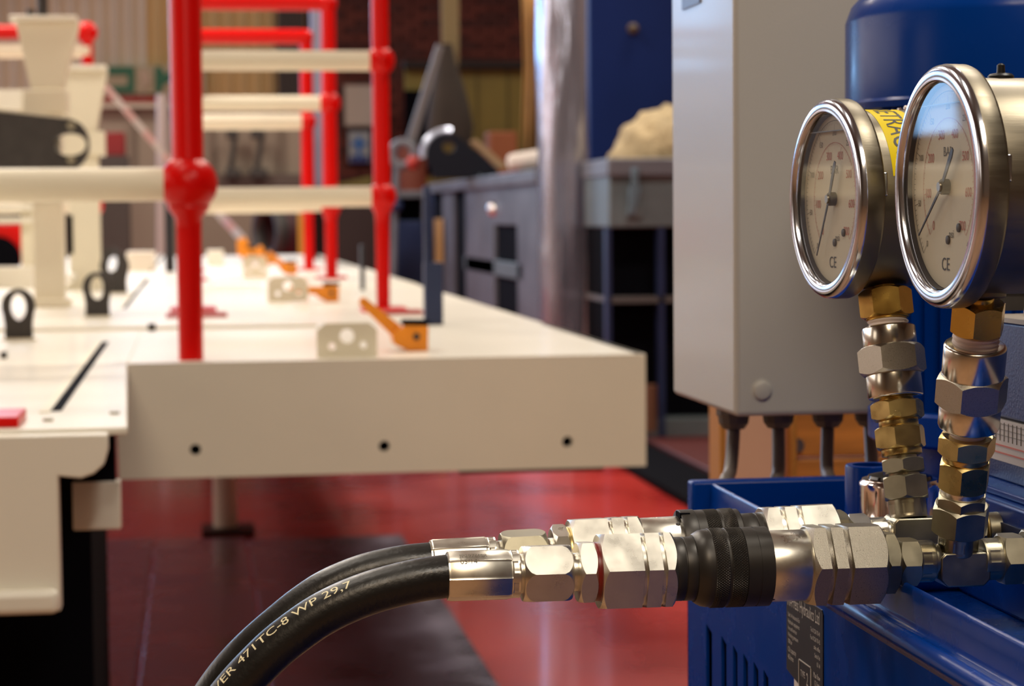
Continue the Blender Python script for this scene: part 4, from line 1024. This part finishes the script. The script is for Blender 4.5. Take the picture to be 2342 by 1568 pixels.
# ---- front coupling line
def horizontal_line(pts, Y):
    (x0, y0), (x1, y1) = pts; return Ax(at(x0, y0, Y), at(x1, y1, Y), x0, x1)
YFR = 1.0
A1 = horizontal_line(((1024, 1317), (2195, 1280)), YFR)
VR = 0.0
hf = thing('hydraulic_hose', 'front black rubber hydraulic hose with printed lettering and crimped metal end', 'hose', tuple(A1.p(1090)))
cpts = [at(x, y, YFR) for x, y in ((1060, 1316), (1024, 1317), (960, 1326), (898, 1340), (835, 1359), (775, 1384), (725, 1411), (680, 1442), (640, 1473), (605, 1505), (545, 1568), (490, 1640), (430, 1740))]
cpts += [cpts[-1] + Vector((-0.02, 0.02, -0.06)), cpts[-1] + Vector((-0.03, 0.05, -0.3)), cpts[-1] + Vector((0.0, 0.2, -0.62)), cpts[-1] + Vector((0.15, 0.5, -0.69))]
for q in (-1, -2): cpts[q].z = max(cpts[q].z, 0.012)
pathF = spline(cpts, 10)
rF = 49.5 * ppm(A1.p(1024))
hs = obj('hose_body', tube(pathF, rF, 72), RUBBER, hf, smooth=60)
# printed text wrapped on the hose
def hose_text(s, size, px_start, ang, path, r, par, m_):
    cum = [0]
    for a, b in zip(path, path[1:]): cum.append(cum[-1] + (b - a).length)
    k0 = min(range(len(path)), key=lambda k: (path[k] - at(*px_start, YFR)).length); s0 = cum[k0]
    def fn(x, y):
        q = s0 - x; k = 0
        while k < len(cum) - 2 and cum[k + 1] < q: k += 1
        t_ = (q - cum[k]) / (cum[k + 1] - cum[k]); P = path[k].lerp(path[k + 1], t_)
        tn = (path[k + 1] - path[k]).normalized(); e1 = (Vector((0, 0, 1)) - tn * tn.z).normalized(); e2 = Vector((0, -1, 0))
        a = ang - y / r
        return P + (e1 * math.cos(a) + e2 * math.sin(a)) * (r * 1.006)
    obj('printed_lettering', text_on(s, size, fn, 'LEFT', 1.30, 8), m_, par, smooth=0)
hose_text('POWER 471TC-8 WP 29,7', 0.0062, (478, 1655), 0.80, pathF, rF, hs, INKC)
# ferrule
def ferrule(A, c0, c1, w, par):
    a, b = A.p(c0), A.p(c1); k = ppm(a); r = w / 2 * k; Ln = (b - a).length
    def rf(s, th):
        f = 1 if 0.03 < s / Ln < 0.97 else 0.97
        u = (th * 8 / (2 * PI)) % 1.0
        fl = math.cos(PI / 8) / math.cos((u - 0.5) * PI / 4)
        rr = 0.5 * fl + 0.5 * 0.985
        if u < 0.06: rr += 0.02
        return r * rr * f
    return obj('ferrule', rev(a, b, [0, Ln * .03, Ln * .05, Ln * .5, Ln * .95, Ln * .97, Ln], rf, 128), ZINC, par, smooth=30)
ff = ferrule(A1, 1022, 1162, 115, hf)
a_ = A1.p(1022); rr_ = 115 / 2 * ppm(a_)
def fer_text(s, size, cpx, ang):
    P, ax, e1, e2, Ln = frame(A1.p(cpx), A1.p(1162))
    e2 = Vector((0, -1, 0))
    def fn(x, y):
        a = ang - y / rr_; return P + ax * x + (e1 * math.cos(a) + e2 * math.sin(a)) * rr_ * 1.006
    obj('stamped_text', text_on(s, size, fn, 'LEFT', 1.05, 6), INKG, ff, smooth=0)
fer_text('JP2976MR', 0.0030, 1047, 0.60)
fer_text('05/14', 0.0034, 1047, 0.92)
A1.cast(1162, 1181, 110, 'crimp_ring', ZINC, hf, 7)
A1.cylinder(1178, 1194, 90, 'neck', ZINC, hf)
A1.hex(1188, 1297, 131, 'swivel_nut', ZINC, hf, rot=PI / 2 - 0.12, soft=0.26)
A1.cylinder(1293, 1318, 87, 'spigot', ZINC, hf)
qf = thing('quick_coupling', 'front quick-release coupling with large black knurled sleeve', 'coupling', tuple(A1.p(1600)), 'quick-release couplings')
A1.hex(1311, 1350, 141, 'lock_nut', ZINC, qf, rot=PI / 2 - 0.10)
A1.cylinder(1350, 1362, 134, 'seal_ring', SEAL, qf, 1)
A1.hex(1358, 1524, 176, 'hex_body', ZINC, qf, rot=PI / 2 - 0.15, grooves=((1447, 1457), (1489, 1499)))
A1.cylinder(1518, 1547, 146, 'inner_sleeve', BLK, qf, 1)
A1.cylinder(1549, 1583, 146, 'inner_sleeve', BLK, qf, 1)
A1.cylinder(1518, 1600, 142, 'inner_core', BLK, qf, 1)
def sleeve(A, c, par, w, flip=False):
    """c: list of stations [chamfer start, full start, k1a,k1b,k2a,k2b, plain end]"""
    k = ppm(A.p(c[2])); r = w / 2 * k
    a = A.p(c[0]); P = lambda x: (A.p(x) - a).length
    pr = [(0, r * 0.84), (P(c[0] + 4 * (1 if c[1] > c[0] else -1)), r * 0.88), (P(c[0]) + (P(c[1]) - P(c[0])) * .6, r * .95), (P(c[1]), r * 0.972), (P(c[2]), r * 0.975), (P(c[5]), r * 0.975), (P(c[5]) + 1e-5, r), (P(c[6]) * 0.999, r), (P(c[6]), r * .99)]
    # groove ring in plain part
    g = P(c[5]) + (P(c[6]) - P(c[5])) * 0.45
    pr = pr[:7] + [(g, r), (g + 2e-5, r * .985), (g + 0.0006, r * .985), (g + 0.00062, r)] + pr[7:]
    obj('sleeve', lathe(a, A.p(c[6]), pr, 80), BLK, par, smooth=35)
    for q in ((c[2], c[3]), (c[4], c[5])):
        obj('knurled_band', knurl(A.p(q[0]), A.p(q[1]), r * 1.003, 0.00125, 0.00042), BLK, par, smooth=0)
sleeve(A1, [1573, 1598, 1608, 1640, 1645, 1682, 1742], qf, 182)
A1.cylinder(1735, 1850, 163, 'plated_barrel', ZINC, qf, 2, 64)
A1.hex(1832, 2002, 184, 'hex_body', ZINCM, qf, rot=PI / 2 - 0.06, grooves=((1867, 1879), (1906, 1919)))
p = A1.p(1748) + Vector((0, -0.0163 * 0.5, -0.0163 * 0.84)); obj('locking_ball', sphere(p, 0.0014, 12, 8), BLACKS, qf)
mf = thing('cross_fitting', 'steel cross fitting that carries the right gauge and joins the front coupling', 'pipe fitting', tuple(A1.p(2195)))
A1.cylinder(1998, 2004, 142, 'bonded_washer', YZINC, mf, 1)
A1.hex(2002, 2038, 141, 'adapter_nut', ZINCD, mf, rot=PI / 2 - 0.05)
A1.cylinder(2036, 2046, 88, 'thread_neck', ZINC, mf, 1)
A1.hex(2044, 2092, 107, 'swivel_nut', ZINCD, mf, rot=PI / 2 + 0.02, ch=(1, 1))
A1.cast(2088, 2128, 96, 'crimp_ring', ZINCD, mf, 6)
A1.cylinder(2124, 2142, 80, 'neck', ZINCD, mf, 1)
def cblock(c, hw, hh, d, ch, name, m_, par):
    ol = [(-hw + ch, -hh), (hw - ch, -hh), (hw, -hh + ch), (hw, hh - ch * .7), (hw - ch * .7, hh), (-hw + ch * .7, hh), (-hw, hh - ch * .7), (-hw, -hh + ch)]
    return obj(name, prism([(c.x + u, c.y - d, c.z + v) for u, v in ol], (0, 2 * d, 0)), m_, par, bevel=0.0008)
cc = at(2195, 1296, YFR); sc = ppm(cc)
cblock(cc, 59 * sc, 39 * sc, 42 * sc, 16 * sc, 'cross_block', ZINCD, mf)
A1.cast(2244, 2290, 96, 'crimp_ring', ZINCD, mf, 6)
A1.hex(2286, 2338, 112, 'swivel_nut', ZINCD, mf, rot=PI / 2 + 0.05)
A1.cylinder(2334, 2352, 92, 'spigot', ZINCD, mf)
A1.hex(2348, 2420, 128, 'adapter_nut', ZINCD, mf, rot=PI / 2)
A1.cylinder(2415, 2520, 90, 'port_stub', ZINCD, mf)
# ---- back coupling line
YBK = 1.067
A2 = horizontal_line(((985, 1287), (1985, 1229)), YBK)
hb_ = thing('hydraulic_hose', 'rear black hydraulic hose running just behind and above the front one', 'hose', tuple(A2.p(1050)))
cpts = [at(x, y, YBK) for x, y in ((1020, 1285), (985, 1286), (915, 1294), (843, 1310), (790, 1329), (742, 1352), (697, 1382), (655, 1415), (580, 1480), (520, 1545), (468, 1620), (415, 1720))]
cpts += [cpts[-1] + Vector((-0.03, 0.02, -0.06)), cpts[-1] + Vector((-0.05, 0.05, -0.3)), cpts[-1] + Vector((-0.02, 0.25, -0.62)), cpts[-1] + Vector((0.1, 0.6, -0.69))]
for q in (-1, -2): cpts[q].z = max(cpts[q].z, 0.012)
rB = 46.5 * ppm(A2.p(985))
obj('hose_body', tube(spline(cpts, 10), rB, 36), RUBBER, hb_, smooth=60)
ferrule(A2, 984, 1112, 107, hb_)
A2.cast(1112, 1130, 103, 'crimp_ring', ZINC, hb_, 7)
A2.cylinder(1128, 1146, 84, 'neck', ZINC, hb_)
A2.hex(1142, 1243, 122, 'swivel_nut', ZINCD, hb_, rot=PI / 2 + 0.1, soft=0.26)
A2.cylinder(1240, 1260, 82, 'spigot', ZINC, hb_)
qb = thing('quick_coupling', 'rear quick-release coupling with a smaller knurled black sleeve and slotted collar', 'coupling', tuple(A2.p(1600)), 'quick-release couplings')
A2.hex(1256, 1294, 131, 'lock_nut', ZINC, qb, rot=PI / 2 + 0.25)
A2.cylinder(1290, 1310, 130, 'bonded_washer', YZINC, qb, 2)
A2.hex(1296, 1455, 167, 'hex_body', ZINC, qb, rot=PI / 2 - 0.12, grooves=((1378, 1387), (1414, 1423)))
A2.cylinder(1445, 1562, 150, 'plated_barrel', ZINC, qb, 2, 64)
p = A2.p(1535) + Vector((0, -0.0155 * 0.55, 0.0155 * 0.84)); obj('locking_ball', sphere(p, 0.0016, 12, 8), BLACKS, qb)
sleeve(A2, [1686, 1680, 1670, 1638, 1633, 1600, 1552], qb, 172)
A2.cylinder(1546, 1580, 177, 'slotted_collar', BLK, qb, 1, 64)
p = A2.p(1553) + Vector((0, -0.002, 0.0183)); obj('collar_slot', box(p.x - 0.0026, p.x + 0.0026, p.y - 0.005, p.y + 0.005, p.z - 0.002, p.z + 0.0006), DARK, qb)
A2.cylinder(1684, 1718, 144, 'inner_sleeve', BLK, qb, 1)
A2.cylinder(1720, 1760, 144, 'inner_sleeve', BLK, qb, 1)
A2.cylinder(1684, 1760, 140, 'inner_core', BLK, qb, 1)
A2.hex(1735, 1903, 172, 'hex_body', ZINC, qb, rot=PI / 2 - 0.12, grooves=((1770, 1782), (1808, 1821)))
mb = thing('tee_fitting', 'steel tee fitting that carries the left gauge and joins the rear coupling', 'pipe fitting', tuple(A2.p(2080)))
A2.hex(1900, 1935, 125, 'adapter_nut', ZINCD, mb, rot=PI / 2 + 0.2)
A2.cylinder(1933, 1944, 84, 'thread_neck', ZINC, mb, 1)
A2.hex(1940, 1986, 103, 'swivel_nut', ZINC, mb, rot=PI / 2 + 0.3)
A2.cast(1984, 2024, 92, 'crimp_ring', ZINC, mb, 6)
A2.cylinder(2020, 2040, 76, 'neck', ZINC, mb, 1)
ct = at(2083, 1221, YBK); sc2 = ppm(ct)
cblock(ct, 54 * sc2, 42 * sc2, 42 * sc2, 14 * sc2, 'tee_block', ZINCD, mb)
A2.cylinder(2130, 2225, 84, 'neck', ZINCD, mb)
A2.hex(2205, 2250, 120, 'adapter_nut', ZINCD, mb, rot=PI / 2)
A2.cylinder(2250, 2256, 128, 'bonded_washer', YZINC, mb, 1)
A2.cylinder(2255, 2380, 84, 'port_stub', ZINCD, mb)
# ---- gauge stems
S1 = Ax(at(2079, 1190, YBK), at(2021, 646, 1.095), 1190, 646)
s1 = thing('gauge_stem', 'left vertical stack of brass and steel adapters below the left gauge', 'pipe fitting', tuple(S1.p(1180)))
S1.cast(1184, 1139, 86, 'crimp_ring', ZINCD, s1, 6)
S1.hex(1142, 1090, 102, 'steel_nut', ZINCD, s1, rot=0.22)
S1.cylinder(1092, 1078, 72, 'neck', ZINCD, s1, 1)
S1.hex(1083, 1051, 98, 'steel_nut', ZINCD, s1, rot=0.20)
S1.cylinder(1053, 1034, 66, 'neck', ZINCD, s1, 1)
S1.cylinder(1044, 1022, 92, 'brass_collar', YZINC, s1, 3)
S1.hex(1028, 978, 108, 'brass_nut', YZINC, s1, rot=0.02)
S1.cylinder(980, 958, 90, 'brass_collar', YZINC, s1, 3)
S1.hex(962, 920, 112, 'brass_nut', YZINC, s1, rot=-0.087)
S1.cylinder(922, 912, 78, 'brass_collar', BRASS, s1, 2)
a, b = S1.p(916), S1.p(896); obj('thread_tape', thread(a, b, 38 * ppm(a), 3, 0.0004), PTFE, s1)
S1.cylinder(912, 845, 126, 'valve_body', TURNED, s1, 5, 64)
S1.hex(858, 794, 142, 'valve_hex', ZINCM, s1, rot=-0.087)
S1.cylinder(806, 748, 122, 'valve_body', TURNED, s1, 5, 64)
a, b = S1.p(756), S1.p(724); obj('thread_tape', thread(a, b, 47 * ppm(a), 3, 0.0010), PTFE, s1)
S1.cylinder(733, 722, 98, 'brass_collar', BRASS, s1, 4)
S1.hex(727, 662, 110, 'brass_nut', BRASS, s1, rot=-0.30)
S1.cylinder(664, 640, 52, 'brass_neck', BRASS, s1, 2)
S2 = Ax(at(2190, 1258, YFR), at(2240, 686, 0.962), 1258, 686)
s2 = thing('gauge_stem', 'right vertical stack of brass and steel adapters below the right gauge', 'pipe fitting', tuple(S2.p(1250)))
S2.cast(1256, 1212, 92, 'crimp_ring', ZINCD, s2, 6)
S2.hex(1212, 1148, 124, 'steel_nut', ZINCD, s2, rot=0.045)
S2.cylinder(1160, 1148, 92, 'neck', ZINCD, s2, 1)
S2.hex(1158, 1124, 110, 'steel_nut', ZINCD, s2, rot=0.15)
S2.cylinder(1130, 1098, 98, 'steel_collar', ZINC, s2, 5)
S2.hex(1110, 1046, 112, 'brass_nut', YZINC, s2, rot=0.08)
S2.cylinder(1048, 1024, 104, 'brass_collar', YZINC, s2, 4)
S2.hex(1032, 988, 120, 'brass_nut', YZINC, s2, rot=-0.12)
a, b = S2.p(992), S2.p(958); obj('thread_tape', thread(a, b, 42 * ppm(a), 3, 0.0004), PTFE, s2)
S2.cylinder(972, 912, 140, 'valve_body', TURNED, s2, 8, 64)
S2.hex(920, 852, 152, 'valve_hex', ZINCM, s2, rot=-0.08)
S2.cylinder(862, 782, 143, 'valve_body', TURNED, s2, 8, 64)
a, b = S2.p(800), S2.p(748); obj('thread_tape', thread(a, b, 54 * ppm(a), 5, 0.0011), PTFE, s2)
S2.hex(757, 690, 118, 'brass_nut', BRASS, s2, rot=0.06)
S2.cylinder(702, 676, 66, 'brass_neck', BRASS, s2, 2)

#==================================================================== GAUGES
def gauge(px, py, Y, Rpx, theta, label, tip, tail, body_len, sticker, plug, body_off):
    C0 = at(px, py, Y); R = Rpx * ppm(C0)
    nrm = Vector((-math.cos(theta), -math.sin(theta), 0)); up = Vector((0, 0, 1)); rt = up.cross(nrm).normalized()
    t = thing('pressure_gauge', label, 'pressure gauge', tuple(C0 - nrm * 0.02 - up * R))
    B = C0 - nrm * 0.0
    # bezel: rounded ring swept profile (s along -nrm)
    pr = [(0.0060, R * 0.845), (0.0022, R * 0.850), (0.0007, R * 0.858), (0.0, R * 0.872), (0.0002, R * 0.945), (0.0009, R * 0.972), (0.0022, R * 0.991), (0.0040, R * 0.998)]
    obj('bezel', lathe(B, B - nrm, pr, 96, caps=False), BEZEL, t, smooth=60)
    obj('bezel_band', lathe(B, B - nrm, [(0.0040, R * 0.998), (0.0044, R), (0.0122, R * 0.997), (0.0134, R * 0.988), (0.0141, R * 0.965), (0.0143, R * 0.88)], 96, caps=False), STAIN, t, smooth=50)
    rb = R * 0.885
    Lb = body_len
    obj('case', lathe(B - nrm * 0.012, B - nrm, [(0, rb), (0.003, rb), (0.0034, rb * 1.002), (Lb - 0.004, rb * 1.0), (Lb - 0.001, rb * 0.985), (Lb, rb * 0.96)], 96), STAIN, t, smooth=40)
    dz = B - nrm * 0.0068
    rg = R * 0.838
    d = obj('dial', lathe(dz, dz - nrm, [(0, rg), (0.0015, rg)], 72), DIAL, t, smooth=30)
    obj('dial_wall', lathe(B - nrm * 0.0030, dz - nrm * 0.003, [(0, rg * 1.006), (0.0040, rg * 1.003)], 96, caps=False), mat('dark_inner_ring', (0.03, 0.035, 0.05), 0.4), t)
    def onf(h): return lambda x, y: dz + nrm * h + rt * x + up * y
    f = onf(0.0002)
    # scale ticks
    def ticks(n0, r0, r1, w, major, m_, nm):
        V = []; Fc = []
        for i in range(n0 + 1):
            a = math.radians(225 - 270 * i / n0); c, s_ = math.cos(a), math.sin(a)
            ra = r0 * (0.93 if i % major == 0 else 1.0); k = len(V)
            for (rr, ww) in ((ra, -w), (r1, -w), (r1, w), (ra, w)): V.append(f(rr * rg * c - ww * s_, rr * rg * s_ + ww * c))
            Fc.append((k, k + 1, k + 2, k + 3))
        obj(nm, (V, Fc), m_, d, smooth=0)
    ticks(80, 0.885, 0.93, 0.00010, 10, INKB, 'black_scale')
    ticks(56, 0.64, 0.665, 0.00009, 8, INKR, 'red_scale')
    for rr, m_ in ((0.93, INKB), (0.668, INKR)):
        V = []; Fc = []
        for i in range(73):
            a = math.radians(225 - 270 * i / 72)
            V += [f(rr * rg * math.cos(a), rr * rg * math.sin(a)), f((rr + .006) * rg * math.cos(a), (rr + .006) * rg * math.sin(a))]
        for i in range(72): Fc.append((2 * i, 2 * i + 2, 2 * i + 3, 2 * i + 1))
        obj('scale_arc', (V, Fc), m_, d, smooth=0)
    for i in range(8):
        a = math.radians(225 - 270 * i / 7)
        cx, cy = 0.54 * rg * math.cos(a), 0.54 * rg * math.sin(a)
        obj('red_numeral', text_on(str(i * 100), 0.0062, lambda x, y: f(cx + x, cy + y - 0.002), 'CENTER', 0.85), INKR, d, smooth=0)
    for i in range(9):
        a = math.radians(225 - 270 * i / 8)
        cx, cy = 0.79 * rg * math.cos(a), 0.79 * rg * math.sin(a)
        obj('black_numeral', text_on(str(i * 50), 0.0042, lambda x, y: f(cx + x, cy + y - 0.0016), 'CENTER', 0.9), INKG, d, smooth=0)
    obj('dial_text', text_on('BAR', 0.0062, lambda x, y: f(x, y + 0.30 * rg), 'CENTER'), INKG, d, smooth=0)
    obj('dial_text', text_on('psi', 0.0055, lambda x, y: f(x + 0.10 * rg, y - 0.50 * rg), 'CENTER'), INKG, d, smooth=0)
    obj('dial_text', text_on('CE', 0.0085, lambda x, y: f(x - 0.05 * rg, y - 0.82 * rg), 'CENTER'), INKB, d, smooth=0)
    for (u, v) in ((0.30, -0.40), (0.02, -0.52)):
        obj('dial_screw', lathe(dz + rt * (u * rg) + up * (v * rg), dz + rt * (u * rg) + up * (v * rg) + nrm, [(0, 0.0021), (0.0008, 0.0020), (0.0011, 0.0008)], 14), BLACKS, d)
    # pointer
    h = nrm * 0.0030
    T = Vector((tip[0], tip[1])) * rg; Q = Vector((tail[0], tail[1])) * rg
    dd = (T - Q).normalized(); pp = Vector((-dd.y, dd.x))
    w0, w1 = 0.0011, 0.0003
    def q(v, o_): return dz + h + rt * (v.x + pp.x * o_) + up * (v.y + pp.y * o_)
    obj('pointer', prism([q(T, -w1), q(T, w1), q(T * 0.15, w0 * .7), q(Q * .1, w0 * 1.0), q(Q * 0.85, w0 * 1.5), q(Q, w0 * 0.8), q(Q, -w0 * 0.8), q(Q * 0.85, -w0 * 1.5), q(Q * .1, -w0), q(T * 0.15, -w0 * .7)], nrm * 0.0005), mat('pointer_blue_black', (0.01, 0.012, 0.03), 0.35), t, smooth=0)
    obj('pointer_hub', lathe(dz, dz + nrm, [(0, 0.0036), (0.0032, 0.0036), (0.0038, 0.0030)], 24), INKB, t)
    obj('hub_pin', lathe(dz + nrm * 0.0038, dz + nrm, [(0, 0.0024), (0.0010, 0.0022)], 20), STAIN, t)
    # liquid level line
    lv = [dz + nrm * 0.001 + rt * (u * rg) + up * (0.80 * rg) for u in (-0.58, 0.58)]
    obj('liquid_line', prism([lv[0], lv[1], lv[1] + up * 0.0004, lv[0] + up * 0.0004], nrm * 0.003), mat('dark_liquid_line', (0.12, 0.11, 0.09), 0.3), t)
    Vg = [B - nrm * 0.0026 + (rt * math.cos(2 * PI * i / 64) + up * math.sin(2 * PI * i / 64)) * rg * 1.01 for i in range(64)]
    obj('glass', (Vg, [tuple(range(64))]), GLASS, t, smooth=0)
    # bezel crimp notch
    a = 0.15; p = B - nrm * 0.0150 + (up * math.sin(a) + rt * math.cos(a)) * rb * 1.0
    obj('case_lip', torus(B - nrm * 0.0148, nrm, rb * 1.003, 0.0008, 72, 8), BEZEL, t)
    obj('crimp_tab', box(p.x - 0.002, p.x + 0.002, p.y - 0.0012, p.y + 0.001, p.z - 0.006, p.z + 0.006), BEZEL, t, bevel=0.0008)
    ax0 = B - nrm * 0.012
    if sticker:
        a0, a1, s0, s1_, txt = sticker
        V = []; Fc = []; nseg = 40; rs = rb * 1.004
        def onc(s, a):  # a: angle from top toward the camera side
            return ax0 - nrm * s + (up * math.cos(a) + rt * math.sin(a)) * rs
        for i in range(nseg + 1):
            a = a0 + (a1 - a0) * i / nseg; V += [onc(s0, a), onc(s1_, a)]
        for i in range(nseg): Fc.append((2 * i, 2 * i + 2, 2 * i + 3, 2 * i + 1))
        st_ = obj('yellow_sticker', (V, Fc), YEL, t, smooth=60)
        if txt:
            hgt = (s1_ - s0)
            obj('lettering', text_on(txt, hgt * 0.86, lambda x, y: ax0 - nrm * (s0 + hgt * 0.19 + y) + (up * math.cos(0.08 + x / rs) + rt * math.sin(0.08 + x / rs)) * rs * 1.003, 'LEFT', 0.70, 4), INKB, st_, smooth=0)
    if plug:
        P = ax0 - nrm * plug + up * rb
        obj('vent_plug', lathe(P - up * 0.001, P + up, [(0, 0.006), (0.002, 0.006), (0.003, 0.005), (0.0035, 0.002), (0.007, 0.0018), (0.0078, 0.0008)], 24), mat('black_rubber_plug', (0.01, 0.01, 0.01), 0.4), t)
    # lower socket block
    P = ax0 - nrm * body_off - up * (rb * 1.0)
    obj('socket', lathe(P + up * 0.004, P - up, [(0, 0.0085), (0.005, 0.0085), (0.006, 0.007)], 28), STAIN, t)
    return t
gauge(1881, 455, 1.100, 229, math.radians(4.7), 'left stainless pressure gauge with yellow sticker lettered RETRACT', (-0.40, -0.68), (0.20, 0.44), 0.040, (-0.30, 1.33, 0.0085, 0.0275, 'RETRACT'), 0, 0.018)
gauge(2136, 427, 0.955, 279, math.radians(1.5), 'right stainless pressure gauge, larger in view, with black vent plug on top', (-0.62, -0.48), (0.30, 0.36), 0.045, (-1.2, -0.30, 0.008, 0.024, None), 0.020, 0.014)
bpy.context.view_layer.update()
